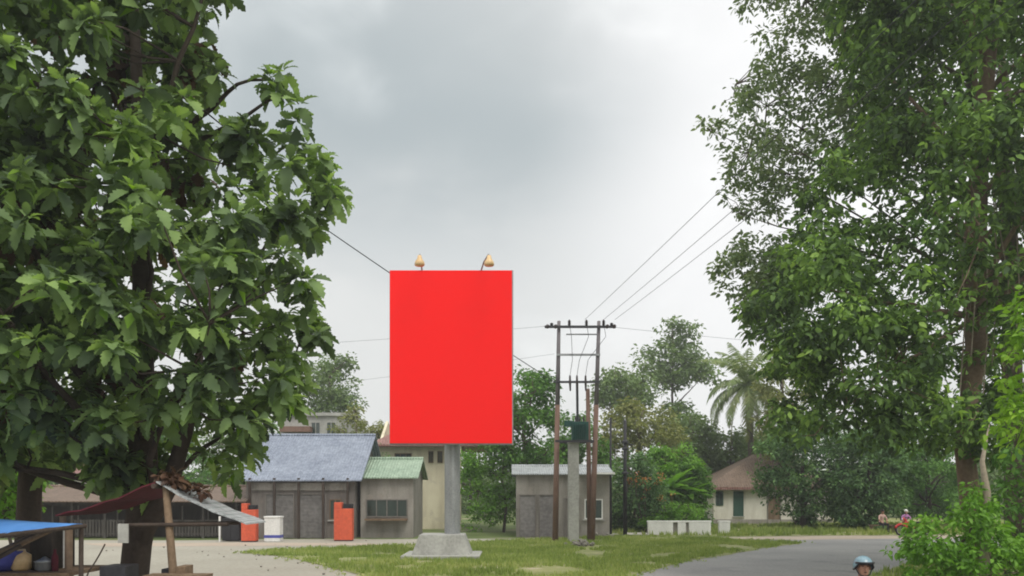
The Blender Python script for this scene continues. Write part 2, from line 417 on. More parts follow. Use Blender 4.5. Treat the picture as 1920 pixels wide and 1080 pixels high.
def limbs(mb, trunk, trad, pts, nl, seed, r0=.12, twigs=120, tr=.018, n=7):
    rnd = random.Random(seed); mb.tube(trunk, trad, 12)
    def at(t):
        t = max(0, min(.999, t)) * (len(trunk) - 1); i = int(t); return Vector(trunk[i]).lerp(Vector(trunk[i + 1]), t - i)
    tg = [rnd.choice(pts)]
    samp = rnd.sample(pts, min(len(pts), 300))
    while len(tg) < nl: tg.append(max(samp, key=lambda q: min((q - g).length for g in tg)))
    nodes = []
    zt, zb = at(1).z, at(0).z
    for g in tg:
        hz = math.hypot(g.x - at(.6).x, g.y - at(.6).y)
        zs = min(zt, max(zb + (zt - zb) * .42, g.z - hz * rnd.uniform(.5, 1.0)))
        a = at((zs - zb) / (zt - zb)); mid = a.lerp(g, .5) + Vector((rnd.uniform(-.3, .3), rnd.uniform(-.3, .3), rnd.uniform(-.1, .5)))
        path = [];
        for k in range(9):
            t = k / 8; q = a * (1 - t) ** 2 + mid * 2 * t * (1 - t) + g * t * t
            if 0 < k < 8: q += Vector((rnd.uniform(-1, 1), rnd.uniform(-1, 1), rnd.uniform(-1, 1))) * .07
            path.append(q)
        rr = r0 * rnd.uniform(.7, 1.15)
        mb.tube(path, [rr * (1 - .88 * k / 8) for k in range(9)], n); nodes += path[2:]
    for q in rnd.sample(pts, min(len(pts), twigs)):
        c = min(nodes, key=lambda a: (a - q).length)
        if (c - q).length > 1.9: continue
        m_ = c.lerp(q, .5) + Vector((rnd.uniform(-.15, .15), rnd.uniform(-.15, .15), rnd.uniform(-.2, .1)))
        mb.tube([c, m_, q], [tr, tr * .7, tr * .35], 5)
def leaves(name, pts, per, spread, size, tmpl, m, parent, seed, up=.3, roll=.6, rosette=False, rv=.3):
    rng = np.random.default_rng(seed)
    base = np.array([tuple(p) for p in pts], np.float32)
    c = np.repeat(base, per, axis=0)
    n = len(c)
    if rosette:
        ang = np.tile(np.arange(per) * 2.4, len(base)) + np.repeat(rng.uniform(0, 6, len(base)), per)
        el = np.tile(np.linspace(1.2, -.6, per), len(base)) + rng.normal(0, .3, n)
        dirs = np.stack([np.cos(ang) * np.cos(el), np.sin(ang) * np.cos(el), np.sin(el)], 1)
        pos = c + dirs * .06
        size_ = size * np.tile(np.linspace(.55, 1.1, per), len(base)) * rng.uniform(.75, 1.2, n)
        roll = .5
    else:
        off = rng.normal(0, 1, (n, 3)); off /= np.linalg.norm(off, axis=1, keepdims=True) + 1e-6
        off *= rng.uniform(0, 1, (n, 1)) ** .45
        off[:, 2] *= .7
        pos = c + off * spread * np.repeat(rng.uniform(.6, 1.3, len(base)), per)[:, None]
        dirs = off + rng.normal(0, .5, (n, 3)); dirs[:, 2] = dirs[:, 2] * .6 - up
        size_ = size * rng.uniform(1 - rv, 1 + rv, n)
    return scatter(name, tmpl, pos, frames(dirs, rng, roll), size_, m, parent)

def tree(name, label, cat, base, poly, D, n, per, spread, size, tmpl, lm, bm_, trunk, trad, seed, T_=3, Rm=4, ns=.8, thr=-.05,
         nl=12, r0=.1, twigs=120, tr=.018, group=None, rosette=False, front=0, holes=(), extra=None, up=.3, pts=None, clump=None):
    root = empty(name, base, label, cat, group)
    pts = pts or crown_points(poly, D, n, seed, T_, Rm, ns, thr, front, holes, clump)
    mb = MB(); limbs(mb, trunk, trad, pts, nl, seed + 1, r0, twigs, tr)
    if extra: pts += extra
    mb.build('trunk', bm_, root, smooth=True)
    leaves('crown', pts, per, spread, size, tmpl, lm, root, seed + 2, up=up, rosette=rosette)
    return root, pts

# ================================================================ GROUND
def sheet(name, pts, z, m, kind='structure', grid=None):
    me = bpy.data.meshes.new(name); bm = bmesh.new()
    vs = [bm.verts.new((x, y, z)) for x, y in pts]; f = bm.faces.new(vs)
    if f.normal.z < 0: f.normal_flip()
    bmesh.ops.triangulate(bm, faces=bm.faces); bm.normal_update()
    for f in bm.faces:
        if f.normal.z < 0: f.normal_flip()
    bm.to_mesh(me); bm.free(); me.materials.append(m)
    o = bpy.data.objects.new(name, me); COL.objects.link(o); o['kind'] = kind; return o
def wob(pts, amp, seed, n=6):
    rnd = random.Random(seed); o = []
    for i in range(len(pts)):
        a = Vector(pts[i]); b = Vector(pts[(i + 1) % len(pts)])
        for k in range(n):
            q = a.lerp(b, k / n); l = min(1, (b - a).length / 6)
            o.append((q.x + rnd.uniform(-amp, amp) * l, q.y + rnd.uniform(-amp, amp) * l))
    return o
sheet('ground', [(-400, -60), (400, -60), (400, 900), (-400, 900)], 0, M['ground'])
LOT = [(-60, 1), (-60, 42), (-17, 41.5), (-7, 42.5), (2, 43), (5.9, 45.5), (8, 44.5), (11, 42.3), (8, 30), (4, 22), (0, 14), (-2, 1)]
sheet('dirt_lot', wob(LOT, .3, 3), .004, M['lot'])
ROAD = [(-2, -20), (-1, 10), (2.5, 22), (3.4, 24.6)] + [G(1290, 1050), G(1400, 1033), G(1500, 1018.5), G(1430, 1013.5)] + [(16, 43.2), (24, 44), (60, 46), (120, 50), (120, 25), (40, 20), (14, 12), (9, 4), (8, -20)]
sheet('road', ROAD, .008, M['asphalt'])
sheet('road_shoulder', wob([G(1355, 1011), G(1500, 1012.5), (24, 43.2), (60, 45.4), (60, 48), (24, 46), (17, 45.2), G(1350, 1008)], .15, 5), .012, M['shoulder'])
ISL = [G(452, 1037), G(560, 1029), G(700, 1025), G(850, 1018), G(1000, 1012), G(1145, 1006), G(1250, 1007), G(1400, 1012), G(1505, 1018.5), G(1420, 1031),
       G(1300, 1051), G(1200, 1076), (3.0, 21.5), (1.0, 18.5), (-1.5, 19), (-3.0, 21.5), G(690, 1085), G(600, 1060), G(530, 1044)]
sheet('dirt_strip', wob([G(150, 1019), G(300, 1018), G(452, 1018), G(700, 1019), G(720, 1023), G(440, 1024), G(200, 1025)], .12, 21), .010, M['shoulder'])
sheet('grass_island', wob(ISL, .18, 7), .016, M['island'])
VERGE = [G(1560, 1092), G(1650, 1075), G(1700, 1058), G(1790, 1042), G(1900, 1034), (22, 29), (30, 28), (26, 12), (11, 6), (7.2, 11)]
sheet('verge', wob(VERGE, .15, 9), .020, M['island'])
sheet('concrete_apron', [G(1140, 1003), G(1235, 1003), G(1225, 993), G(1143, 993)], .024, M['slab'])
sheet('far_verge', wob([G(1130, 1002), G(1140, 985), (25, 75), (70, 80), (60, 48.6), (24, 46.6), (17, 45.8), G(1370, 1006), G(1240, 1004.5)], .2, 11), .006, M['island'])

# grass tufts
def tufts(name, poly, n, seed, h=(.06, .18), edge=.0, avoid=(), z=.015):
    rnd = random.Random(seed); xs = [p[0] for p in poly]; ys = [p[1] for p in poly]; pp = []
    t = 0
    while len(pp) < n and t < n * 20:
        t += 1
        q = (rnd.uniform(min(xs), max(xs)), rnd.uniform(min(ys), max(ys)))
        d = poly_dist(poly, q)
        if d < -edge: continue
        if noise.noise(Vector((q[0] * .45, q[1] * .45, seed))) < -.25 + (.3 if d < .3 else 0): continue
        pp.append((q[0], q[1], z))
    rng = np.random.default_rng(seed)
    c = np.repeat(np.array(pp, np.float32), 6, axis=0); m_ = len(c)
    c[:, :2] += rng.normal(0, .05, (m_, 2))
    a = rng.uniform(0, 2 * PI, m_); k = rng.uniform(.6, 1.4, m_)
    lean = rng.uniform(-.3, .9, m_)
    fr = np.zeros((m_, 3, 3), np.float32)
    fr[:, 0, 0] = np.cos(a) * 2.2; fr[:, 1, 0] = np.sin(a) * 2.2; fr[:, 0, 1] = -np.sin(a) * lean * 2; fr[:, 1, 1] = np.cos(a) * lean * 2; fr[:, 2, 2] = 1
    hh = np.repeat(rng.uniform(h[0], h[1], len(pp)), 6) * k
    o = scatter(name, BLADE, c, fr, hh, M['grass']); tag(o, kind='stuff'); return o
tag(tufts('island_grass', ISL, 17000, 1, (.05, .15)), 'short green grass growing over the triangular road island', 'grass')
tag(tufts('verge_grass', VERGE, 4500, 2, (.08, .25), z=.02), 'rough grass on the verge under the big tree at right', 'grass')
tag(tufts('far_grass', [G(1130, 1002), G(1140, 988), (25, 62), (45, 62), (40, 47.6), (24, 46.6), (17, 45.8), G(1370, 1006), G(1240, 1004.5)], 6000, 3, (.1, .3), z=.006), 'light green grass strip between the road and the white house', 'grass')

# ================================================================ BILLBOARD
BD = 30.0
bx0, bx1 = P(731, 0, BD).x, P(960, 0, BD).x; bz0, bz1 = P(0, 831, BD).z, P(0, 507, BD).z; bxc = (bx0 + bx1) / 2
bb = empty('billboard', (bxc, BD + .5, 0), 'tall blank red roadside billboard on a thick grey column', 'billboard')
MB().bx(bx0, bx1, BD, BD + .05, bz0, bz1).build('panel', M['red_paint'], bb)
fr = MB()
e = .05
fr.bx(bx0 - .02, bx1 + e, BD + .054, BD + .12, bz0 - .06, bz1 + .02)
for i in range(4):
    x = bx0 + .15 + (bx1 - bx0 - .3) * i / 3; fr.bx(x - .05, x + .05, BD + .12, BD + .42, bz0, bz1)
for i in range(6):
    z = bz0 + .1 + (bz1 - bz0 - .2) * i / 5; fr.bx(bx0, bx1, BD + .42, BD + .5, z - .05, z + .05)
fr.build('frame', M['steel'], bb)
MB().lathe((bxc, BD + .75, .9), [(.30, 0), (.30, bz1 - 1.8)], 20).build('column', M['steel'], bb, smooth=False)
for z in (bz0 + .4, bz1 - 1.1): MB().bx(bxc - .9, bxc + .9, BD + .502, BD + .6, z - .1, z + .1).build('bracket', M['steel'], bb)
MB().box((bxc - .35, BD + .6, .45), (2.3, 1.9, .9), taper=.72).box((bxc - .35, BD + .6, .08), (2.9, 2.5, .16)).build('plinth', M['concrete'], bb, bevel=.03)
for px, side in ((791, 0), (917, 1)):
    lx = P(px, 0, BD).x
    top = P(0, 476, BD - .7).z
    a = MB()
    x0 = lx - (.38 if side else .0)
    a.tube([(x0, BD + .2, bz1 - .2), (x0 + (lx - x0) * .5, BD - .2, (bz1 + top) / 2 + .05), (lx, BD - .65, top), (lx + .03, BD - .95, top - .12)], .028, 6)
    arm = a.build('lamp_arm', M['steel'], bb, smooth=True)
    l = MB().lathe((lx + .03, BD - 1.0, top - .48), [(.02, .34), (.07, .33), (.09, .22), (.17, .10), (.19, 0), (.16, -.04), (.05, -.07)], 14)
    l.build('lamp_head', M['amber'], arm, smooth=True)

# ================================================================ TRANSFORMER POLES
TD = 40.0
def tp(px, py, D=TD): return P(px, py, D)
tr_ = empty('transformer_pylon', (tp(1083, 0).x, TD, 0), 'two tall rusty poles carrying a cross arm of insulators and a green transformer', 'power pole')
for pt, pb, m1 in ((1048, 1041, 'rust'), (1123, 1110, 'rust')):
    a, b = tp(pt, 602), Vector((tp(pb, 0).x, TD, 0)); md = b.lerp(a, .62)
    MB().tube([b, md], [.15, .12], 12).build('pole', M['rust'], tr_, smooth=True)
    MB().tube([md, a], [.118, .085], 12).build('upper_pole', M['pole_grey'], tr_, smooth=True)
zc = tp(0, 614).z
MB().bx(tp(1021, 0).x, tp(1154, 0).x, TD - .2, TD - .12, zc - .06, zc + .06).build('cross_arm', M['steel_dark'], tr_)
zl = tp(0, 626).z; MB().bx(tp(1062, 0).x, tp(1122, 0).x, TD + .1, TD + .16, zl - .03, zl + .03).build('brace', M['steel'], tr_)
z2 = tp(0, 666).z; MB().bx(tp(1043, 0).x, tp(1125, 0).x, TD - .16, TD - .1, z2 - .05, z2 + .05).build('brace', M['steel'], tr_)
z3 = tp(0, 717).z; MB().bx(tp(1038, 0).x, tp(1124, 0).x, TD - .2, TD - .1, z3 - .05, z3 + .05).build('fuse_beam', M['steel_dark'], tr_)
def insul(c, r, h, tilt=0):
    mb = MB(); prof = [(r * .4, 0)]
    for k in range(4): prof += [(r, h * (.15 + .2 * k)), (r * .5, h * (.25 + .2 * k))]
    prof += [(r * .3, h)]
    mb.lathe(c, prof, 10); return mb
for px in (1034, 1067, 1099, 1131, 1146):
    x = tp(px, 0).x; hh = .42 if px in (1067, 1099, 1131) else .2
    insul((x, TD - .16, zc + .062), .09, hh * .7).build('insulator', M['ceramic'], tr_)
for px in (1026, 1041, 1137, 1150):       # strain insulators lying along the wires
    x = tp(px, 0).x; mb = MB()
    mb.lathe((x, TD - .5, zc - .02), [(.03, 0), (.09, .06), (.04, .1), (.09, .16), (.04, .2), (.09, .26), (.03, .3)], 10, 'Y'); mb.build('strain_insulator', M['ceramic'], tr_)
for px in (1068, 1081, 1097):
    x = tp(px, 0).x
    mb = MB(); mb.tube([(x, TD - .25, z3 + .3), (x, TD - .3, z3 - .05), (x + .02, TD - .22, z3 - .45)], [.045, .06, .04], 8)
    mb.build('fuse_cutout', M['ceramic'], tr_)
wj = MB()
for px, q in ((1067, 1068), (1099, 1081), (1131, 1097)):
    x = tp(px, 0).x; x2 = tp(q, 0).x
    wj.tube([(x, TD - .2, zc + .2), (x + .1, TD - .25, zc - .5), (x2 + .12, TD - .28, (zc + z3) / 2 - .3), (x2, TD - .25, z3 + .3)], .012, 4)
wj.build('jumper_wires', M['steel_dark'], tr_)
MB().tube([(tp(1084, 0).x, TD + .3, tp(0, 800).z), (tp(1083, 0).x, TD + .3, z3)], .065, 8).build('conduit', M['steel_dark'], tr_)
tb = MB(); xa, xb = tp(1072, 0).x, tp(1102, 0).x; za, zb_ = tp(0, 826).z, tp(0, 792).z
tb.bx(xa, xb, TD - .45, TD + .35, za, zb_)
for k in range(7): tb.bx(xa + .05 + k * .1, xa + .07 + k * .1, TD - .58, TD - .452, za + .08, zb_ - .1)
tk = tb.build('transformer_tank', M['green_paint'], tr_, bevel=.02)
for k in range(3): insul((xa + .2 + k * .2, TD, zb_ + .003), .06, .3).build('bushing', M['ceramic'], tk)
MB().bx(tp(1058, 0).x, tp(1076, 0).x, TD - .3, TD + .1, tp(0, 800).z, tp(0, 790).z).build('control_box', M['green_paint'], tr_)
MB().bx(tp(1040, 0).x, tp(1112, 0).x, TD - .5, TD - .4, za - .12, za - .005).bx(tp(1040, 0).x, tp(1112, 0).x, TD + .3, TD + .4, za - .12, za - .005).build('platform', M['steel_dark'], tr_)
xm = tp(1103, 0).x
MB().tube([(xm + .1, TD + .25, 0), (xm, TD + .25, tp(0, 728).z)], [.13, .1], 10).build('support_pole', M['rust'], tr_, smooth=True)
lv = MB(); xc0, xc1 = tp(1065, 0).x, tp(1085, 0).x
lv.bx(xc0, xc1, TD - .25, TD + .2, 0, tp(0, 832).z).bx(xc0 - .03, xc1 + .03, TD - .28, TD + .23, tp(0, 832).z + .002, tp(0, 829).z)
cabinet = lv.build('switch_cabinet', M['concrete'], None, bevel=.02); tag(cabinet, 'tall pale grey electrical cabinet standing between the transformer poles', 'cabinet')

def wire(pa, pb, sag, r=.012, n=16):
    pa, pb = Vector(pa), Vector(pb); o = []
    for k in range(n + 1):
        t = k / n; q = pa.lerp(pb, t); q.z -= 4 * sag * t * (1 - t); o.append(q)
    return o
def wobj(pts, r, label, group='overhead power wires'):
    o = MB().tube(pts, r, 5).build('power_wire', M['steel_dark']); tag(o, label, 'wire', group); return o
zi = zc + .35
for px, (qx, qy, dq), lb in ((1096, (1365, 335, 21.8), 'uppermost of the three wires rising right from the cross arm into the tall tree'),
                             (1131, (1365, 395, 24.3), 'middle one of the three wires rising right from the cross arm'),
                             (1152, (1365, 430, 26.0), 'lowest of the three wires rising right from the cross arm')):
    a = Vector((tp(px, 0).x, TD - .2, zi)); b = P(qx, qy, dq); c_ = a + (b - a) * 2.3
    wobj(wire(a, c_, .12), .009, lb)
a = Vector((tp(1041, 0).x, TD, tp(0, 717).z)); b = P(600, 415, 29); c_ = a + (b - a) * 1.5
wobj(wire(a, c_, .15), .02, 'thick dark cable rising left from the red billboard into the broad-leaved tree')
wobj(wire((tp(1022, 0).x, TD - .3, zc), (-45, TD + 18, zc + 1.6), .5), .007, 'faint level wire running left from the cross arm behind the red billboard')
wobj(wire((tp(1154, 0).x, TD, zc), (60, 70, 13.5), .5), .008, 'faint wire running right from the cross arm behind the palm')
wobj(wire((tp(1040, 0).x, TD + .2, z2 + .1), (-45, TD + 20, z2 - 1.2), .6), .006, 'thin wire below the level wire, left of the billboard')

for px, top, lb, d_ in ((1145, 783, 'slim dark pole without fittings, left of the pair beside the white parapet', 47), (1172, 788, 'thicker black pole with clamps, right of the pair beside the white parapet', 46.5)):
    x = P(px, 0, d_).x; zt = P(0, top, d_).z
    r = empty('utility_pole', (x, d_, 0), lb, 'pole', 'dark poles by the parapet')
    MB().tube([(x, d_, 0), (x, d_, zt)], [.12 if px > 1160 else .08, .09 if px > 1160 else .06], 10).build('shaft', M['black'], r, smooth=True)
    if px > 1160:
        for z in (4.9, 5.3, 3.5): MB().lathe((x, d_, z), [(.12, 0), (.19, .04), (.19, .12), (.12, .16)], 10).build('clamp', M['steel_dark'], r)
        MB().tube([(x, d_ - .1, 5.3), (x + .4, d_ - .1, 5.2)], .03, 6).build('hook', M['steel_dark'], r)

# ================================================================ PARAPET BLOCKS
pd = 46.6
def parapet(segs, label):
    x0 = P(segs[0][0], 0, pd).x
    r = empty('parapet', ((x0), pd, 0), label, 'parapet', 'white concrete parapets')
    mb = MB(); zt = P(0, 976.5, pd).z
    for a, b in segs: mb.bx(P(a, 0, pd).x, P(b, 0, pd).x, pd, pd + .3, 0, zt - .10)
    mb.build('wall', M['white_paint'], r, bevel=.01)
    if len(segs) > 1: MB().bx(P(segs[0][0] + 4, 0, pd).x, P(segs[-1][1] - 4, 0, pd).x, pd + .12, pd + .28, 0, zt - .11).build('backing', M['grey_wall'], r)
    MB().bx(P(segs[0][0] - 1, 0, pd).x, P(segs[-1][1] + 1, 0, pd).x, pd - .01, pd + .31, zt - .098, zt).build('coping', M['white_paint'], r, bevel=.01)
parapet([(1215, 1262), (1271, 1286), (1292, 1333)], 'long low white concrete parapet with two dark slots by the roadside')
parapet([(1349, 1369)], 'short separate white concrete block just right of the long parapet')

# ================================================================ BUILDINGS
def win(parent, x0, x1, y, z0, z1, fm, gm, name='window', bars=1, sill=True):
    t = .06; f = MB()
    f.bx(x0, x1, y - .05, y + .02, z1 - t, z1).bx(x0, x1, y - .05, y + .02, z0, z0 + t)
    f.bx(x0, x0 + t, y - .05, y + .02, z0 + t, z1 - t).bx(x1 - t, x1, y - .05, y + .02, z0 + t, z1 - t)
    for k in range(1, bars + 1):
        x = x0 + (x1 - x0) * k / (bars + 1); f.bx(x - .025, x + .025, y - .04, y + .02, z0 + t, z1 - t)
    w_ = f.build(name, fm, parent)
    MB().bx(x0 + t, x1 - t, y - .012, y + .01, z0 + t, z1 - t).build('pane', gm, w_)
    if sill: MB().bx(x0 - .08, x1 + .08, y - .12, y + .01, z0 - .07, z0 - .002).build('sill', M['concrete'], w_)
    return w_
def door(parent, x0, x1, y, z1, m, name='door', shutter=False):
    d = MB().bx(x0, x1, y - .03, y + .01, .05, z1).build(name, m, parent)
    f = MB().bx(x0 - .07, x0 - .002, y - .07, y, 0, z1 + .07).bx(x1 + .002, x1 + .07, y - .07, y, 0, z1 + .07).bx(x0 - .002, x1 + .002, y - .07, y, z1 + .002, z1 + .07)
    f.build('door_frame', M['wood_grey'], d)
    if not shutter: MB().ball((x1 - .1, y - .06, z1 * .48), .035).build('handle', M['steel'], d)
    return d
def gable(parent, x0, x1, y0, y1, ze, zr, m, over=.4, thick=.06, name='roof', ridge='X'):
    """ridge along X"""
    ym = (y0 + y1) / 2; mb = MB(); k = (zr - ze) / (ym - y0)
    for s, ya in ((1, y0 - over), (-1, y1 + over)):
        z_ = ze - over * k
        v = [(x0 - over, ya, z_), (x1 + over, ya, z_), (x1 + over, ym, zr), (x0 - over, ym, zr)]
        mb.add(v + [(a, b, c_ + thick) for a, b, c_ in v], [(0, 1, 2, 3), (7, 6, 5, 4), (0, 4, 5, 1), (1, 5, 6, 2), (2, 6, 7, 3), (3, 7, 4, 0)])
    mb.build(name, m, parent)
    MB().tube([(x0 - over, ym, zr + thick), (x1 + over, ym, zr + thick)], .1, 8).build('ridge_cap', m, parent)
def walls(parent, x0, x1, y0, y1, h, m, gable_top=None, t=.18):
    mb = MB()
    ym = (y0 + y1) / 2
    if gable_top:
        for x in (x0, x1 - t):
            poly = [(y0, 0), (y1, 0), (y1, h), (ym, gable_top), (y0, h)]
            vs = [(x, a, b) for a, b in poly] + [(x + t, a, b) for a, b in poly]
            mb.add(vs, [(0, 1, 2, 3, 4), (9, 8, 7, 6, 5)] + [(i, i + 5, (i + 1) % 5 + 5, (i + 1) % 5) for i in range(5)])
    else: mb.bx(x0, x0 + t, y0, y1, 0, h).bx(x1 - t, x1, y0, y1, 0, h)
    mb.bx(x0 + t, x1 - t, y0, y0 + t, 0, h).bx(x0 + t, x1 - t, y1 - t, y1, 0, h)
    return mb.build('wall', m, parent)

# white house at right
hd = 62.5; hx0, hx1 = P(1338, 0, hd).x, P(1560, 0, hd).x; he = P(0, 916, hd).z
hr = empty('white_house', ((hx0 + hx1) / 2, hd, 0), 'small white house with brown hipped roof and dark green shutters', 'house')
walls(hr, hx0, hx1, hd, hd + 7, he, M['white_wall'])
def hip(parent, x0, x1, y0, y1, ze, zr, m, over=.5, run=None):
    x0 -= over; x1 += over; y0 -= over; y1 += over; ym = (y0 + y1) / 2; rn = run or (y1 - y0) / 2; t = .12
    v = [(x0, y0, ze), (x1, y0, ze), (x1, y1, ze), (x0, y1, ze), (x0 + rn, ym, zr), (x1 - rn, ym, zr)]
    v += [(x0, y0, ze - t), (x1, y0, ze - t), (x1, y1, ze - t), (x0, y1, ze - t)]
    MB().add(v, [(0, 1, 5, 4), (1, 2, 5), (2, 3, 4, 5), (3, 0, 4), (0, 6, 7, 1), (1, 7, 8, 2), (2, 8, 9, 3), (3, 9, 6, 0), (9, 8, 7, 6)]).build('roof', m, parent)
hip(hr, hx0 - .2, hx1, hd, hd + 7, he + .1, P(0, 847, hd + 3.5).z, M['roof_tile'], .55, 5.3)
MB().bx(hx0 - .72, hx1 + .52, hd - .56, hd - .505, he - .10, he + .12).build('fascia', M['roof_red'], hr)
win(hr, P(1342, 0, hd).x, P(1356, 0, hd).x, hd, P(0, 948, hd).z, P(0, 921, hd).z, M['shutter_green'], M['glass_dark'], sill=False)
win(hr, P(1375, 0, hd).x, P(1394, 0, hd).x, hd, P(0, 968, hd).z, P(0, 921, hd).z, M['shutter_green'], M['shutter_green'])
door(hr, P(1440, 0, hd).x, P(1462, 0, hd).x, hd, 2.1, M['wood'])
MB().bx(hx0 - .05, hx1 + .05, hd - .05, hd + 7.05, 0, .35).build('plinth', M['grey_wall'], hr)
MB().bx(hx0 - .9, hx0 - .72, hd + .3, hd + .5, 0, he - .02).build('porch_post', M['wood_dark'], hr)

# cream building behind billboard
cd = 54; cx0, cx1 = P(700, 0, cd).x, P(866, 0, cd).x; ce = P(0, 836, cd).z
cr = empty('cream_house', ((cx0 + cx1) / 2, cd, 0), 'tall cream plastered house with red roof behind the billboard column', 'house')
walls(cr, cx0 + .3, cx1 - .9, cd, cd + 7, ce, M['cream_wall'], P(0, 790, cd + 3.5).z)
MB().bx(cx1 - .3, cx1, cd - .9, cd - .6, 0, ce - .1).build('porch_column', M['cream_wall'], cr)
MB().bx(cx1 - .9 + .01, cx1 - .02, cd - .58, cd - .5, ce - .55, ce - .14).build('porch_panel', M['wood_grey'], cr)
hip(cr, cx0 + .3, cx1 + 2.4, cd - .4, cd + 7, ce + .05, P(0, 785, cd + 3.5).z, M['roof_red'], .5, 3.2)
for a, b in ((803, 813), (820, 830)):
    win(cr, P(a, 0, cd).x, P(b, 0, cd).x, cd, ce - 1.15, ce - .35, M['wood'], M['glass_dark'], sill=False)
win(cr, P(740, 0, cd).x, P(772, 0, cd).x, cd, ce - 1.9, ce - .5, M['wood'], M['glass_dark'], bars=2)

# two storey grey block behind the shop row
gd = 62; gx0, gx1 = P(525, 0, gd).x, P(650, 0, gd).x; gt = P(0, 774, gd).z
gr = empty('grey_block', ((gx0 + gx1) / 2, gd, 0), 'unfinished flat-topped grey concrete building behind the blue-grey shop roof', 'building')
walls(gr, gx0, gx1, gd, gd + 8, gt - .25, M['concrete'])
MB().bx(gx0 - .2, gx1 + .2, gd - .2, gd + 8.2, gt - .248, gt).build('roof', M['concrete'], gr)
MB().bx(P(530, 0, gd).x, P(586, 0, gd).x, gd - .9, gd - .01, P(0, 811, gd).z, P(0, 801, gd).z).build('awning', M['rust'], gr)
for a in (583, 612): win(gr, P(a, 0, gd).x, P(a + 18, 0, gd).x, gd, gt - 1.9, gt - .7, M['concrete'], M['glass_dark'])

# shop row with blue-grey roof
sd_ = 43; sx0, sx1 = P(462, 0, sd_).x, P(665, 0, sd_).x
sr = empty('shop_building', ((sx0 + sx1) / 2, sd_, 0), 'grey-brown shop building with blue-grey corrugated roof and roller shutters', 'shop')
se = P(0, 893, sd_).z
walls(sr, sx0, sx1, sd_, sd_ + 8, se, M['brown_wall'], P(0, 818, sd_ + 4).z - .05)
gable(sr, sx0, sx1, sd_, sd_ + 8, se, P(0, 818, sd_ + 4).z, M['roof_blue'], .45)
for a, b in ((500, 550), (560, 610)): door(sr, P(a, 0, sd_).x, P(b, 0, sd_).x, sd_, 2.35, M['shutter'], 'shutter', True)
win(sr, P(618, 0, sd_).x, P(640, 0, sd_).x, sd_, 1.0, 2.1, M['wood'], M['glass_dark'])
MB().bx(sx0 + .3, sx1 - .3, sd_ - .12, sd_ - .002, se - .75, se - .35).build('sign_board', M['grey_wall'], sr)
for k in range(5):
    x = sx0 + .3 + (sx1 - sx0 - .6) * k / 4; MB().bx(x - .06, x + .06, sd_ - .42, sd_ - .3, 0, se - .1).build('awning_post', M['wood_dark'], sr)

# green roofed kiosk
kd = 43.5; kx0, kx1 = P(676, 0, kd).x, P(775, 0, kd).x; ke = P(0, 893, kd).z
kr = empty('green_kiosk', ((kx0 + kx1) / 2, kd, 0), 'low kiosk with pale green roof left of the billboard column', 'kiosk')
walls(kr, kx0, kx1, kd, kd + 4.5, ke, M['grey_wall'], P(0, 862, kd + 2.2).z - .05)
gable(kr, kx0, kx1, kd, kd + 4.5, ke, P(0, 862, kd + 2.2).z, M['roof_green'], .3)
MB().bx(kx0 + .3, kx1 - .3, kd - .5, kd + .01, .95, 1.05).build('counter', M['wood'], kr)
win(kr, kx0 + .3, kx1 - .3, kd, 1.12, 2.1, M['wood_grey'], M['glass_dark'], bars=3, sill=False)

# grey stall right of the billboard
wd = 44; wx0, wx1 = P(968, 0, wd).x, P(1143, 0, wd).x; we = P(0, 889, wd).z
wr = empty('grey_stall', ((wx0 + wx1) / 2, wd, 0), 'long low grey stall building behind the transformer poles', 'stall')
mid = P(0, 876, wd + 2.5).z
walls(wr, wx0, wx1, wd, wd + 5, we, M['grey_wall'], mid - .05)
gable(wr, wx0, wx1, wd, wd + 5, we, mid, M['roof_zinc'], .25)
for a, b in ((975, 1003), (1012, 1040)): door(wr, P(a, 0, wd).x, P(b, 0, wd).x, wd, 2.3, M['shutter'], 'shutter', True)
door(wr, P(1060, 0, wd).x, P(1083, 0, wd).x, wd, 2.1, M['wood_grey'])
win(wr, P(1096, 0, wd).x, P(1130, 0, wd).x, wd, 1.0, 2.1, M['white_paint'], M['glass_dark'])
MB().bx(P(1098, 0, wd).x, wx1 + .2, wd - .8, wd - .26, we - .02, we + .08).build('canopy', M['white_paint'], wr)
# dark gap building under bush
# long market stall with red roof at the left
md_ = 43; mx0, mx1 = P(-60, 0, md_).x, P(448, 0, md_).x; me_ = P(0, 937, md_).z
mr = empty('market_stall', ((mx0 + mx1) / 2, md_, 0), 'long dim market stall with weathered slats and red-brown tile roof across the lot', 'stall')
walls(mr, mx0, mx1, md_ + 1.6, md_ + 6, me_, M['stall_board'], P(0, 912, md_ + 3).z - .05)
gable(mr, mx0, mx1, md_, md_ + 6, me_, P(0, 914, md_ + 3).z, M['roof_tile'], .55)
for k in range(9):
    x = mx0 + .2 + (mx1 - mx0 - .4) * k / 8; MB().bx(x - .06, x + .06, md_ + .1, md_ + .22, 0, me_ - .06).build('post', M['stall_slat'], mr)
for k in range(8):
    if k in (2, 5): continue
    x = mx0 + .3 + (mx1 - mx0 - .4) * k / 8; f = MB()
    for j in range(10): f.bx(x + j * .165, x + j * .165 + .1, md_ + .13, md_ + .16, .1, 1.0)
    f.bx(x, x + 1.6, md_ + .165, md_ + .2, .9, .98).bx(x, x + 1.6, md_ + .165, md_ + .2, .2, .28)
    f.build('slat_fence', M['stall_slat'], mr)
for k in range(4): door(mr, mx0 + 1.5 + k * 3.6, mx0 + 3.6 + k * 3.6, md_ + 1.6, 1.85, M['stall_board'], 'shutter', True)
MB().bx(mx0, mx1, md_ + .12, md_ + .2, me_ - .32, me_ - .06).build('fascia', M['stall_board'], mr)
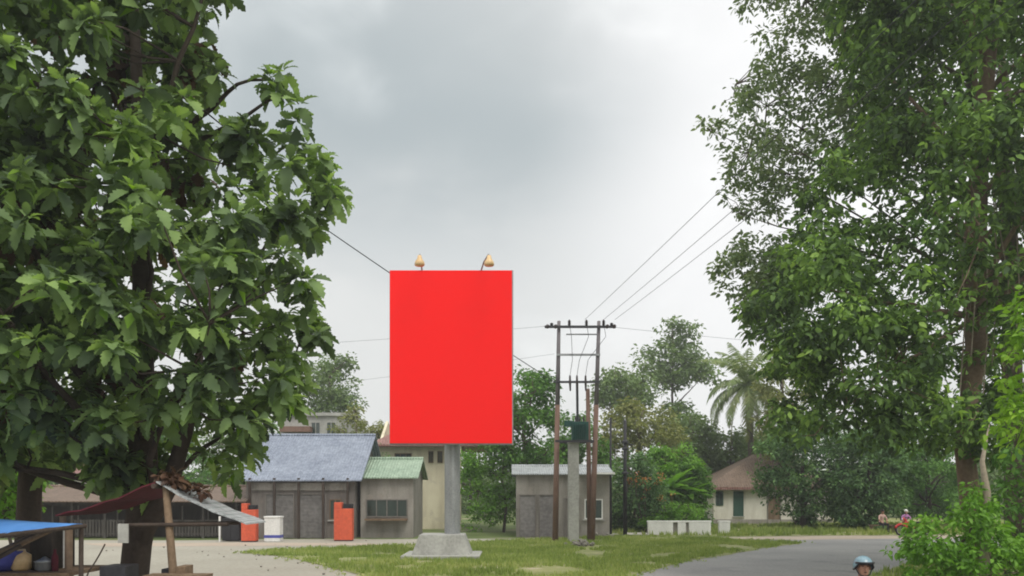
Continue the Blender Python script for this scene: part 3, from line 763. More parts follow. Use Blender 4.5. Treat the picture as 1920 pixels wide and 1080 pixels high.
# pink-tiled house far left
fd = 62; fx0, fx1 = P(110, 0, fd).x, P(230, 0, fd).x
f_ = empty('tiled_house', ((fx0 + fx1) / 2, fd, 0), 'distant house with pinkish tiled roof seen under the left tree', 'house')
walls(f_, fx0, fx1, fd, fd + 7, P(0, 893, fd).z, M['white_wall'])
hip(f_, fx0, fx1, fd, fd + 7, P(0, 893, fd).z + .05, P(0, 850, fd).z, M['roof_red'], .5, 2.5)
win(f_, P(160, 0, fd).x, P(180, 0, fd).x, fd, 1, 2.2, M['wood'], M['glass_dark'])

# small things in front of the shop row
def cabinet_(px0, px1, top, D, m, label, notch=True):
    x0, x1 = P(px0, 0, D).x, P(px1, 0, D).x; z = P(0, top, D).z
    r = empty('upright_cabinet', ((x0 + x1) / 2, D, 0), label, 'cabinet', 'orange cabinets by the shops')
    zz = z * .84
    MB().bx(x0, x1, D, D + .5, .06, zz).build('body', m, r, bevel=.02)
    MB().bx(x0, x0 + (x1 - x0) * .42, D + .02, D + .48, zz + .002, z).build('top_panel', m, r, bevel=.02)
    MB().bx(x0 + (x1 - x0) * .5, x1 - .02, D + .04, D + .46, zz + .002, z - .08).build('display', M['black'], r)
    MB().bx(x0 + .02, x1 - .02, D + .02, D + .48, 0, .058).build('base', M['steel_dark'], r)
cabinet_(452, 479, 944, 39.8, M['orange_paint'], 'orange-red cabinet beside the black box, at the left end of the shops')
cabinet_(626, 660, 942, 40.5, M['orange_paint'], 'orange-red cabinet in front of the grey-brown shop, left of the billboard')
x0, x1 = P(416, 0, 40.2).x, P(450, 0, 40.2).x
r = empty('black_cupboard', ((x0 + x1) / 2, 40.2, 0), 'black cupboard standing left of the orange-red cabinet', 'cupboard')
MB().bx(x0, x1, 40.2, 40.9, .05, P(0, 972, 40.2).z).build('body', M['black'], r, bevel=.02)
MB().bx(x0 + .03, (x0 + x1) / 2 - .01, 40.17, 40.198, .1, P(0, 972, 40.2).z - .05).build('door', M['black'], r)
MB().bx((x0 + x1) / 2 + .01, x1 - .03, 40.17, 40.198, .1, P(0, 972, 40.2).z - .05).build('door', M['black'], r)
MB().bx(x0 - .16, x0 - .08, 40.2, 40.3, 0, P(0, 968, 40.2).z).build('side_post', M['white_paint'], r)
x0, x1 = P(495, 0, 40).x, P(525, 0, 40).x; z = P(0, 968, 40).z
r = empty('ice_box', ((x0 + x1) / 2, 40, 0), 'white ice box with a blue band in front of the shops', 'ice box')
MB().bx(x0, x1, 40, 40.6, .2, .34).build('band', M['blue_paint'], r)
MB().bx(x0 + .01, x1 - .01, 40.01, 40.59, .02, .198).bx(x0 + .01, x1 - .01, 40.01, 40.59, .342, z - .09).build('body', M['white_paint'], r)
MB().bx(x0 - .02, x1 + .02, 39.98, 40.62, z - .088, z).build('lid', M['white_paint'], r, bevel=.02)

# rubble heap on the island
rnd = random.Random(4)
def rubble(px, py, n, s, label):
    X, Y = G(px, py); mb = MB()
    for k in range(n):
        q = (X + rnd.gauss(0, s), Y + rnd.gauss(0, s * .7), abs(rnd.gauss(0, .08)) + .03)
        rr = rnd.uniform(.06, .16)
        rot = Matrix.Rotation(rnd.uniform(0, 3), 3, 'Z') @ Matrix.Rotation(rnd.uniform(0, 3), 3, 'X')
        mb.ball(q, rr, (1, rnd.uniform(.6, 1), rnd.uniform(.5, .8)), 5, rot)
    o = mb.build('rubble_heap', M['rubble']); tag(o, label, 'rubble', kind='stuff')
rubble(1087, 1024, 40, .3, 'small heap of brown rubble on the grass island')
rubble(1120, 1008, 26, .35, 'pale broken concrete lumps at the edge of the slab')

# ================================================================ LEFT STALLS
# blue tarpaulin stall
bs = empty('tarp_stall', (-8.5, 11.5, 0), 'roadside stall with sagging bright blue tarpaulin roof at the left edge', 'stall')
A, B_, C_, D_ = P(156, 982, 11.0), P(-160, 962, 13.0), P(-330, 1052, 9.6), P(-20, 1003, 9.6)
nn = 14; vs = []; fs = []
for i in range(nn + 1):
    for j in range(nn + 1):
        u, v = i / nn, j / nn
        q = (D_.lerp(A, u)).lerp(C_.lerp(B_, u), v)
        q.z -= .10 * math.sin(PI * u) * math.sin(PI * v) + .012 * math.sin(u * 19 + v * 5)
        vs.append(q)
for i in range(nn):
    for j in range(nn): fs.append((i * (nn + 1) + j, i * (nn + 1) + j + 1, (i + 1) * (nn + 1) + j + 1, (i + 1) * (nn + 1) + j))
o = MB().add(vs, fs).build('tarpaulin', M['tarp'], bs, smooth=True)
sm = o.modifiers.new('s', 'SOLIDIFY'); sm.thickness = .006
MB().tube([P(160, 986, 11), P(-20, 1007, 9.62), P(-340, 1056, 9.6)], .03, 8).build('roof_pole', M['wood_dark'], bs)
MB().tube([P(150, 988, 11.02), P(-170, 966, 13.02)], .025, 8).build('roof_pole', M['wood_dark'], bs)
MB().tube([P(95, 992, 11), P(-30, 1050, 10.2)], .05, 8).build('brace', M['wood'], bs)
MB().tube([P(40, 1022, 10.4), P(-20, 1055, 10.2)], .03, 8).build('brace', M['wood_dark'], bs)
def post(parent, px, top, D, r, m, name='post'):
    q = P(px, top, D); return MB().tube([(q.x, D, 0), (q.x + .01, D, q.z)], [r, r * .9], 8).build(name, m, parent)
post(bs, 151, 985, 11.0, .035, M['wood_dark']); post(bs, 128, 990, 11.6, .06, M['bark_red']); post(bs, 104, 992, 11.9, .03, M['white_paint']); post(bs, 118, 992, 11.8, .03, M['white_paint'])
mb = MB(); q0 = P(56, 992, 11.5); q1 = P(98, 992, 11.5)
mb.bx(q0.x, q1.x, 11.5, 12.1, 1.381, q0.z - .02)
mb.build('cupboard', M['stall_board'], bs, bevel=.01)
MB().bx(P(-120, 0, 11.4).x, P(150, 0, 11.4).x, 11.1, 12.3, 1.33, 1.38).build('counter', M['wood'], bs)
for x in (P(-100, 0, 11.3).x, P(140, 0, 11.3).x):
    for y in (11.2, 12.2): MB().bx(x - .03, x + .03, y - .03, y + .03, 0, 1.328).build('leg', M['wood'], bs)
# things on the counter
zc_ = 1.381
def on_counter(px, D, mbf, name, m, label, cat):
    x = P(px, 0, D).x; o = mbf(x, D).build(name, m, None, smooth=True); tag(o, label, cat)
on_counter(10, 11.4, lambda x, D: MB().lathe((x, D, zc_), [(.08, 0), (.16, .1), (.24, .26), (.25, .28), (.22, .27), (.12, .08)], 16), 'basin', M['blue_paint'], 'blue plastic basin at the left edge of the stall counter', 'basin')
on_counter(103, 11.35, lambda x, D: MB().lathe((x, D, zc_), [(.04, 0), (.045, .02), (.045, .2), (.02, .26), (.02, .31)], 12), 'sauce_bottle', M['maroon'], 'dark red bottle on the stall counter under the blue tarpaulin', 'bottle')
on_counter(84, 11.4, lambda x, D: MB().lathe((x, D, zc_), [(.09, 0), (.12, .02), (.12, .12), (.14, .13), (.05, .17), (.02, .2)], 16), 'cooking_pot', M['steel'], 'small metal pot on the stall counter beside the cupboard', 'pot')
on_counter(40, 11.45, lambda x, D: MB().lathe((x, D, zc_), [(.1, 0), (.13, .03), (.13, .22), (.06, .26), (.05, .3)], 14), 'water_jar', M['amber'], 'yellowish jar on the stall counter by the basin', 'jar')

# canopy stall round the trunk
cs = empty('canopy_stall', (-6, 12, 0), 'lean stall with maroon and grey sheet roof slopes round the tree trunk', 'stall')
def slope(a, b, y0, y1, m, name, th=.02, nseg=8, wavy=.015):
    mb = MB(); vs = []; fs = []
    for i in range(nseg + 1):
        u = i / nseg
        for y in (y0, y1):
            q = Vector(a).lerp(Vector(b), u); dz = wavy * math.sin(i * 2.1) - .05 * math.sin(PI * u)
            vs.append((q.x, y, q.z + dz)); vs.append((q.x, y, q.z + dz + th))
    for i in range(nseg):
        k = 4 * i
        fs += [(k, k + 4, k + 6, k + 2), (k + 1, k + 3, k + 7, k + 5), (k, k + 1, k + 5, k + 4), (k + 2, k + 6, k + 7, k + 3)]
    fs += [(0, 2, 3, 1), (4 * nseg, 4 * nseg + 1, 4 * nseg + 3, 4 * nseg + 2)]
    mb.add(vs, fs); return mb.build(name, m, cs)
ra = P(290, 905, 11.5)
slope(P(104, 968, 11.5), ra, 11.5, 12.9, M['maroon'], 'maroon_sheet')
slope(ra + Vector((.02, 0, 0)), P(462, 983, 11.5), 11.5, 12.4, M['roof_zinc'], 'zinc_sheet', wavy=.008)
for y in (11.55, 12.0): MB().tube([P(230, 985, 11.5) + Vector((0, y - 11.5, -.0)), P(425, 983, 11.5) + Vector((0, y - 11.5, 0))], .028, 8).build('tie_beam', M['wood_dark'], cs)
MB().tube([(ra.x, 11.45, ra.z - .05), (ra.x, 12.25, ra.z - .05)], .035, 8).build('ridge_pole', M['wood_dark'], cs)
q = P(311, 912, 11.6); q2 = P(325, 1075, 11.6)
MB().tube([(q2.x + .03, 11.6, 0), q2, q], [.075, .06, .05], 9).build('post', M['wood'], cs, smooth=True)
q = P(118, 968, 12.1); MB().tube([(q.x, 12.1, 0), (q.x, 12.1, q.z)], .05, 8).build('post', M['wood_dark'], cs, smooth=True)
# hanging board, rope, box
q0, q1 = P(222, 982, 11.45), P(241, 1018, 11.45)
o = MB().bx(q0.x, q1.x, 11.43, 11.46, q1.z, q0.z).build('notice_board', M['concrete']); tag(o, 'blank grey board hanging left of the tree trunk', 'board')
o = MB().tube(wire(P(197, 1020, 11.6), P(166, 1072, 11.4), .02, n=8) + [P(160, 1090, 11.3)], .012, 6).build('rope', M['wood_dark']); tag(o, 'slanting dark rope left of the trunk below the grey board', 'rope')
def crate(px0, px1, top, D, m, label, dy=.45):
    x0, x1 = P(px0, 0, D).x, P(px1, 0, D).x; z = P(0, top, D).z; r = empty('crate_table', ((x0 + x1) / 2, D, 0), label, 'table')
    MB().bx(x0, x1, D, D + dy, z - .3, z).build('box_top', m, r, bevel=.01)
    for x in (x0 + .04, x1 - .04):
        for y in (D + .04, D + dy - .04): MB().bx(x - .03, x + .03, y - .03, y + .03, 0, z - .302).build('leg', M['wood'], r)
crate(186, 234, 1062, 11.7, M['steel_dark'], 'dark grey box table left of the tree trunk')
crate(330, 347, 1062, 11.4, M['wood'], 'brown wooden box against the leaning canopy post', .3)
crate(302, 327, 1067, 12.0, M['cloth_dark'], 'dark box right of the trunk behind the brown wooden box', .3)
o = MB(); q = P(340, 1078, 11.2); o.bx(q.x - .5, q.x + .35, 11.1, 11.45, q.z - .04, q.z)
for x in (q.x - .45, q.x + .3): o.bx(x - .03, x + .03, 11.14, 11.4, 0, q.z - .04)
o = o.build('bench', M['wood']); tag(o, 'low wooden plank bench beside the leaning post', 'bench')

# ================================================================ PEOPLE AND MOTORBIKES
def person_mesh(name, J, segs, colours, parent=None, face=None):
    """J: joint -> (pos, radius); segs: list of (a, b); colours: dict seg -> material index via mats"""
    me = bpy.data.meshes.new(name); names = list(J); idx = {n: i for i, n in enumerate(names)}
    me.from_pydata([J[n][0] for n in names], [(idx[a], idx[b]) for a, b, _ in segs], [])
    o = bpy.data.objects.new(name, me); COL.objects.link(o)
    sk = o.modifiers.new('skin', 'SKIN'); sk.use_smooth_shade = True
    for n in names:
        me.skin_vertices[0].data[idx[n]].radius = (J[n][1], J[n][1])
        me.skin_vertices[0].data[idx[n]].use_root = (n == 'pelvis')
    sb = o.modifiers.new('sub', 'SUBSURF'); sb.levels = 2; sb.render_levels = 2
    dg = bpy.context.evaluated_depsgraph_get(); dg.update()
    m2 = bpy.data.meshes.new_from_object(o.evaluated_get(dg)); o.modifiers.clear(); o.data = m2; m2.name = name
    for m_ in colours: m2.materials.append(m_)
    for p in m2.polygons:
        c = p.center; best = 1e9; bi = 0
        for a, b, ci in segs:
            A_, B2 = Vector(J[a][0]), Vector(J[b][0]); d = B2 - A_; t = max(0, min(1, (c - A_).dot(d) / max(d.length_squared, 1e-9)))
            dd = (c - A_ - d * t).length - (J[a][1] * (1 - t) + J[b][1] * t)
            if dd < best: best = dd; bi = ci
        p.material_index = bi; p.use_smooth = True
    return o
def seated(loc, face_dir, mats_, label, lean=.15, helmet=None, hair=True, hands_fwd=True, seat=.75, group=None, cap=None):
    """seated figure; local +Y is forward; mats_ = (top, trousers, skin, shoe)"""
    z = seat
    J = {'pelvis': ((0, 0, z + .1), .135), 'waist': ((0, .02, z + .26), .125), 'chest': ((0, .05 + lean * .3, z + .45), .15), 'upper': ((0, .06 + lean * .5, z + .58), .12),
         'neck': ((0, .07 + lean * .7, z + .67), .055), 'chin': ((0, .10 + lean * .8, z + .75), .075), 'head': ((0, .08 + lean * .8, z + .84), .095), 'crown': ((0, .07 + lean * .8, z + .91), .07)}
    sg = [('pelvis', 'waist', 0), ('waist', 'chest', 0), ('chest', 'upper', 0), ('upper', 'neck', 2), ('neck', 'chin', 2), ('chin', 'head', 2), ('head', 'crown', 2)]
    for s, n in ((-1, 'l'), (1, 'r')):
        hx = .30 if hands_fwd else .16
        hz = z + .28 if hands_fwd else z + .14
        hy = .52 if hands_fwd else .38
        J.update({'sh' + n: ((s * .19, .05 + lean * .5, z + .55), .065), 'el' + n: ((s * .27, .16 + lean * .3, z + .33), .047), 'wr' + n: ((s * hx, hy - .06, hz), .028), 'pm' + n: ((s * hx, hy + .02, hz), .034)})
        sg += [('upper', 'sh' + n, 0), ('sh' + n, 'el' + n, 0), ('el' + n, 'wr' + n, 0 if hands_fwd else 2), ('wr' + n, 'pm' + n, 2)]
        for k in range(4):
            b_ = (s * (hx - .03 + .02 * k), hy + .045, hz); ln = (.045, .055, .05, .04)[k]
            J['f%s%d' % (n, k)] = (b_, .0095); J['g%s%d' % (n, k)] = ((b_[0], b_[1] + ln * .7, hz - .02), .009); J['h%s%d' % (n, k)] = ((b_[0], b_[1] + ln * .6, hz - .05), .008)
            sg += [('pm' + n, 'f%s%d' % (n, k), 2), ('f%s%d' % (n, k), 'g%s%d' % (n, k), 2), ('g%s%d' % (n, k), 'h%s%d' % (n, k), 2)]
        J['t' + n] = ((s * (hx - .05), hy, hz - .01), .0105); J['u' + n] = ((s * (hx - .06), hy + .04, hz - .03), .009)
        sg += [('pm' + n, 't' + n, 2), ('t' + n, 'u' + n, 2)]
        J.update({'hip' + n: ((s * .1, .04, z + .07), .105), 'kn' + n: ((s * .17, .45, z + .06), .068), 'an' + n: ((s * .17, .38, max(.09, z - .38)), .042), 'to' + n: ((s * .18, .56, max(.05, z - .43)), .04)})
        sg += [('pelvis', 'hip' + n, 1), ('hip' + n, 'kn' + n, 1), ('kn' + n, 'an' + n, 1), ('an' + n, 'to' + n, 3)]
    o = person_mesh('person', J, sg, mats_)
    hc = Vector(J['head'][0]); kids = []
    fc = MB(); fc.ball(hc + Vector((0, .098, -.03)), .018, (.8, 1.0, 1.3), 8)
    for s in (-1, 1): fc.ball(hc + Vector((s * .097, .0, -.02)), .026, (.4, .8, 1.2), 8)
    kids.append(('nose_and_ears', fc, M['skin']))
    ey = MB()
    for s in (-1, 1): ey.ball(hc + Vector((s * .034, .088, .012)), .011, (1.2, .6, .7), 8)
    ey.ball(hc + Vector((0, .09, -.075)), .02, (1.3, .4, .3), 8)
    kids.append(('eyes_and_mouth', ey, M['hair']))
    if helmet:
        hm = MB(); n = 16; vs = []; fs = []
        for i in range(11):
            t = PI * i / 16
            for k in range(n):
                a = 2 * PI * k / n; fr_ = math.sin(a)
                tt = t if fr_ < .2 else t * (1 - .32 * min(1, (fr_ - .2) / .5))
                vs.append(hc + Vector((math.sin(tt) * math.cos(a) * .135, math.sin(tt) * math.sin(a) * .15, math.cos(tt) * .14 + .015)))
        for i in range(10):
            for k in range(n): fs.append((i * n + k, (i + 1) * n + k, (i + 1) * n + (k + 1) % n, i * n + (k + 1) % n))
        hm.add(vs, fs); kids.append(('helmet', hm, helmet))
        rm = MB(); rm.tube([vs[10 * n + k] for k in range(n)] + [vs[10 * n]], .014, 6); kids.append(('helmet_rim', rm, M['black']))
        for s in (-1, 1): pass
        vz = MB(); vz.tube([hc + Vector((math.cos(a) * .135, math.sin(a) * .155, .06)) for a in [R(q) for q in range(25, 156, 13)]], .016, 6); kids.append(('visor_band', vz, M['black']))
        ch = MB(); ch.tube([hc + Vector((-.112, .03, -.03)), hc + Vector((-.07, .06, -.11)), hc + Vector((0, .07, -.135)), hc + Vector((.07, .06, -.11)), hc + Vector((.112, .03, -.03))], .009, 6); kids.append(('chin_strap', ch, M['black']))
    elif hair:
        h = MB(); h.ball(hc + Vector((0, -.015, .025)), .108, (1, 1.02, .98), 12); kids.append(('hair' if not cap else 'cap', h, cap or M['hair']))
    rot = Matrix.Rotation(face_dir, 4, 'Z')
    for nm, mb, m_ in kids:
        c = mb.build(nm, m_, None, smooth=True)
        if nm == 'helmet': s_ = c.modifiers.new('s', 'SOLIDIFY'); s_.thickness = .02; s_.offset = -1
        c.parent = o
    o.location = loc; o.rotation_euler = (0, 0, face_dir)
    tag(o, label, 'person', group)
    return o
def motorbike(loc, rz, body_m, label):
    r = empty('motorbike', loc, label, 'motorbike')
    def part(mb, n, m, smooth=False, bevel=0, par=None):
        o = mb.build(n, m, None, smooth, bevel); o.parent = par or r; return o
    for y in (-.6, .62):
        tw = MB(); tw.tube([(0, y + .29 * math.cos(a), .31 + .29 * math.sin(a)) for a in [2 * PI * k / 20 for k in range(21)]], .045, 8, False)
        wh = part(tw, 'wheel', M['rubber'], True)
        rm = MB(); rm.tube([(0, y + .235 * math.cos(a), .31 + .235 * math.sin(a)) for a in [2 * PI * k / 20 for k in range(21)]], .018, 6, False)
        for k in range(5):
            a = 2 * PI * k / 5; rm.tube([(0, y, .31), (0, y + .23 * math.cos(a), .31 + .23 * math.sin(a))], .014, 5)
        rm.lathe((-.06, y, .31), [(.05, 0), (.05, .12)], 10, 'X'); part(rm, 'rim', M['steel'], par=wh)
    b = MB(); b.prism([(0, 0)], 0, 0) if False else None
    prof = [(-.75, .70), (-.45, .66), (-.15, .52), (.12, .50), (.22, .34), (.02, .26), (-.35, .30), (-.65, .5)]
    vs = [(x, y, z) for x in (-.11, .11) for y, z in prof]; n = len(prof)
    b.add(vs, [tuple(range(n)), tuple(range(2 * n - 1, n - 1, -1))] + [(i, i + n, (i + 1) % n + n, (i + 1) % n) for i in range(n)])
    part(b, 'body', body_m, bevel=.03)
    s = MB(); s.box((0, -.32, .755), (.24, .72, .1), rx=-.06); part(s, 'seat', M['rubber'], bevel=.035)
    lg = MB(); lg.box((-.14, .36, .58), (.1, .1, .5), rx=.3, taper=.7).box((.14, .36, .58), (.1, .1, .5), rx=.3, taper=.7).box((0, .44, .74), (.26, .1, .42), rx=.3); part(lg, 'leg_shield', body_m, bevel=.03)
    fk = MB()
    for x in (-.08, .08): fk.tube([(x, .62, .31), (x, .46, .85)], .022, 8)
    part(fk, 'fork', M['steel_dark'])
    fd_ = MB(); fd_.tube([(0, .62 + .34 * math.cos(a), .31 + .34 * math.sin(a)) for a in [R(q) for q in range(20, 150, 15)]], .065, 8); part(fd_, 'front_fender', body_m, True)
    hb = MB(); hb.tube([(-.36, .28, 1.03), (-.2, .36, 1.05), (0, .42, 1.0), (.2, .36, 1.05), (.36, .28, 1.03)], .016, 8); part(hb, 'handlebar', M['steel_dark'], True)
    for x in (-.3, .3):
        g = MB(); g.tube([(x, .33, 1.04), (x * 1.25, .3, 1.22)], .008, 6).ball((x * 1.25, .3, 1.25), .055, (1.1, .3, .8), 8); part(g, 'mirror', M['black'])
    hl = MB(); hl.ball((0, .5, .95), .1, (1.2, .7, .9), 12); h_ = part(hl, 'headlight_cowl', body_m, True)
    lz = MB(); lz.ball((0, .555, .94), .065, (1.2, .5, .8), 10); part(lz, 'headlight', M['white_paint'], True, par=h_)
    tl = MB(); tl.box((0, -.78, .68), (.14, .06, .08)); part(tl, 'tail_light', M['red_gloss'], bevel=.01)
    ex = MB(); ex.tube([(.15, .05, .25), (.17, -.3, .27), (.17, -.72, .34)], [.025, .045, .05], 8); part(ex, 'exhaust', M['steel'])
    r.rotation_euler = (0, 0, rz); return r
# rider coming towards the camera on the road
hx = P(1625, 0, 11.3)
motorbike((hx.x, 11.35, 0.008), PI - .15, M['steel_dark'], 'dark motorbike ridden towards the camera at the bottom right')
seated((hx.x, 11.60, 0), PI - .05, (M['cloth_dark'], M['cloth_dark'], M['skin'], M['rubber']), 'person in dark jacket and pale blue open-face helmet riding the motorbike', .16, M['helmet'], seat=.60)
# two seated by the far verge with a parked red motorbike
def bench(x, y, lb):
    r = empty('wooden_bench', (x, y, 0), lb, 'bench')
    MB().bx(x - .7, x + .7, y - .2, y + .2, .42, .47).build('seat', M['wood'], r)
    for a in (-.6, .6):
        MB().bx(x + a - .04, x + a + .04, y - .16, y + .16, 0, .418).build('leg', M['wood'], r)
p1 = P(1652, 0, 49.3); p2 = P(1697, 0, 49)
bench(p1.x, 49.3, 'wooden bench under the person in pale pink by the dark trees'); bench(p2.x, 49, 'wooden bench under the person in purple near the red motorbike')
seated((p1.x, 49.3, 0), PI + .2, (M['cloth_pink'], M['cloth_dark'], M['skin'], M['rubber']), 'person in pale pink shirt sitting in front of the dark trees', .1, seat=.47, hands_fwd=False)
seated((p2.x, 49, 0), PI - .1, (M['cloth_purple'], M['cloth_dark'], M['skin'], M['rubber']), 'person in purple shirt and white cap sitting near the red motorbike', .1, seat=.47, hands_fwd=False, cap=M['white_paint'])
p3 = P(1712, 0, 45.5); motorbike((p3.x, 45.5, 0.012), R(80), M['red_gloss'], 'red motorbike parked on the far verge behind the bright bush')
# ================================================================ TREES
Pd = P
# --- big breadfruit tree at left
BP = [(-420, -420), (430, -420), (432, 10), (395, 40), (352, 55), (345, 110), (380, 100), (415, 130), (405, 165), (385, 205), (420, 235), (465, 240), (520, 265), (590, 280), (610, 300), (634, 330), (630, 372),
      (590, 395), (585, 440), (572, 465), (588, 495), (560, 515), (600, 545), (622, 570), (606, 612), (596, 640), (560, 672), (556, 760), (545, 800), (500, 800), (470, 850), (420, 905), (330, 885), (255, 930),
      (230, 985), (195, 975), (190, 900), (150, 850), (60, 880), (-60, 900), (-420, 860)]
trk = [Vector((-6.42, 13.6, 0)), Vector((-6.42, 13.6, .8)), Vector((-6.34, 13.6, 1.6)), Vector((-6.25, 13.65, 2.4)), Vector((-6.3, 13.7, 4)), Vector((-6.3, 13.7, 6)), Vector((-6.4, 13.8, 8.5)), Vector((-6.5, 13.8, 11))]
ext = [P(505, 148, 12.6), P(528, 138, 12.6), P(518, 172, 12.6), P(562, 198, 12.5), P(555, 228, 12.6), P(460, 235, 12.8), P(625, 372, 13.2), P(400, 125, 12.9), P(380, 120, 12.9), P(410, 145, 12.8), P(618, 350, 13)]
bt, bpts = tree('breadfruit_tree', 'big tree with large lobed leaves standing through the canopy stall at left', 'tree', (-6.15, 13.6, 0), BP, 13.6, 2600, 12, .1, .30, BREAD, M['leaf_bread'],
     M['bark_dark'], trk, [.27, .235, .23, .25, .2, .16, .12, .07], 11, T_=2.7, Rm=3.0, ns=1.35, thr=-.05, clump=(3, .25), nl=20, r0=.085, twigs=500, tr=.022, rosette=True, extra=ext,
     holes=[(190, 330, 28, 26), (365, 245, 22, 20), (335, 480, 16, 40), (75, 455, 30, 20), (300, 590, 14, 26)])
mb = MB(); mb.tube([(-6.36, 13.6, 1.5), (-6.1, 13.5, 2.0), (-5.75, 13.5, 2.6), (-5.5, 13.6, 3.6), (-5.3, 13.7, 5)], [.17, .17, .15, .12, .07], 10)
mb.build('fork', M['bark_dark'], bt, smooth=True); mb = MB()
mb.tube([P(330, 250, 13.4), P(395, 205, 13.1), P(428, 172, 13.0), P(445, 158, 12.9), P(470, 150, 12.7), P(500, 150, 12.6)], [.055, .04, .032, .028, .024, .018], 8)
mb.build('bare_branch', M['bark_dark'], bt, smooth=True); mb = MB()
mb.tube([P(380, 260, 13.3), P(455, 222, 13), P(500, 190, 12.7), P(545, 175, 12.6), P(560, 195, 12.5)], [.04, .03, .022, .018, .01], 7)
mb.build('bare_branch', M['bark_dark'], bt, smooth=True)
dq = [q for q in bpts if noise.noise(q * .8 + Vector((9, 2, 5))) > -.02 and q.y > 13.0 and q.x < -5.0][:260]
yq = bpts[::2]; leaves('young_leaves', yq, 2, .05, .22, SIMPLE, M['leaf_lime'], bt, 72, rosette=True)
leaves('dry_leaves', dq, 4, .3, .32, BREAD, M['dead_leaf'], bt, 71, up=.9)
# second trunk behind at the left edge
tree('breadfruit_tree', 'second lobed-leaf tree behind the first, over the blue tarpaulin at the left edge', 'tree', (-10.3, 17, 0), [(-300, 300), (150, 300), (190, 600), (175, 860), (60, 890), (-300, 880)], 17, 800, 10, .1, .31, BREAD, M['leaf_bread'],
     M['bark_dark'], [Vector((-10.3, 17, 0)), Vector((-10.2, 17, 2.5)), Vector((-10.1, 17, 5)), Vector((-10, 17, 9))], [.27, .23, .2, .12], 15, T_=2, Rm=3, thr=-.2, nl=10, r0=.08, twigs=150, rosette=True)

# --- right hand trees
LP = [(1395, 440), (1480, 430), (1500, 560), (1470, 600), (1400, 600), (1375, 575), (1340, 520), (1335, 490), (1370, 470)]
RP = [(1560, -400), (2500, -400), (2500, 560), (1930, 560), (1900, 700), (1905, 800), (1885, 880), (1840, 850), (1800, 850), (1740, 840), (1640, 850), (1560, 800), (1480, 830), (1450, 800), (1462, 730), (1440, 690),
      (1440, 640), (1392, 610), (1400, 560), (1440, 540), (1440, 500), (1480, 450), (1440, 420), (1480, 385), (1530, 350), (1560, 280), (1620, 240), (1600, 150), (1560, 60)]
t22 = 22.5
trk = [P(1850, 1090, t22), P(1822, 960, t22), P(1808, 840, t22), P(1830, 650, t22), P(1826, 500, t22), P(1835, 330, t22), P(1850, 150, t22), P(1870, -60, t22), P(1880, -300, t22)]
trk[0].z = 0
tree('tall_tree', 'tallest dark green tree with thick climbing trunk at the right', 'tree', tuple(trk[0]), RP, t22, 6400, 15, .34, .215, OVAL, M['leaf_dark'],
     M['bark_red'], trk, [.36, .28, .25, .27, .30, .24, .2, .15, .1], 21, T_=3.6, Rm=4.2, ns=.8, thr=-.12, clump=(7, .40), nl=26, r0=.09, twigs=420, tr=.02, up=.35,
     holes=[(1560, 640, 16, 16), (1690, 545, 40, 30), (1600, 760, 34, 24), (1760, 440, 22, 26), (1885, 470, 14, 50), (1836, 410, 27, 85), (1862, 120, 18, 70)])
# sparse tree behind it, grey-green against the sky
SP = [(1395, -300), (1800, -300), (1760, 200), (1640, 330), (1560, 340), (1500, 380), (1440, 400), (1400, 420), (1372, 395), (1350, 375), (1372, 330), (1360, 300), (1345, 262), (1318, 232), (1345, 205), (1378, 180), (1400, 120), (1425, 90), (1392, 40)]
t27 = 27
trk = [P(1905, 1110, t27), P(1903, 900, t27), P(1898, 700, t27), P(1895, 480, t27), P(1880, 300, t27), P(1800, 100, t27), P(1700, -100, t27)]
trk[0].z = 0
tree('tall_tree', 'airy grey-green tree whose sparse twigs reach furthest into the sky', 'tree', tuple(trk[0]), SP, t27, 1600, 14, .34, .18, OVAL, M['leaf_sparse'],
     M['bark'], trk, [.34, .32, .3, .27, .2, .14, .07], 25, T_=2.2, Rm=3, ns=.9, thr=-.1, clump=(4, .4), nl=18, r0=.07, twigs=420, tr=.016, up=.2, extra=crown_points(LP, 25, 260, 27, 1.2, 1.5, 1, -.2))
trk = [P(1990, 1090, 33), P(1985, 800, 33), P(1960, 500, 33), P(1900, 250, 33), P(1860, 0, 33)]; trk[0].z = 0
tree('tall_tree', 'soft mid-green tall tree glimpsed through the crown of the dark one at right', 'tree', tuple(trk[0]), [(1530, 330), (1620, 60), (1700, -300), (2300, -300), (2300, 800), (1800, 840), (1640, 790), (1560, 700), (1500, 640), (1480, 520)], 33, 900, 17, .6, .3, OVAL, M['leaf_mid'],
     M['bark'], trk, [.4, .34, .28, .2, .1], 29, T_=3, Rm=4, ns=.6, thr=-.02, nl=16, r0=.09, twigs=200, tr=.02, up=.3, clump=(6, .6))
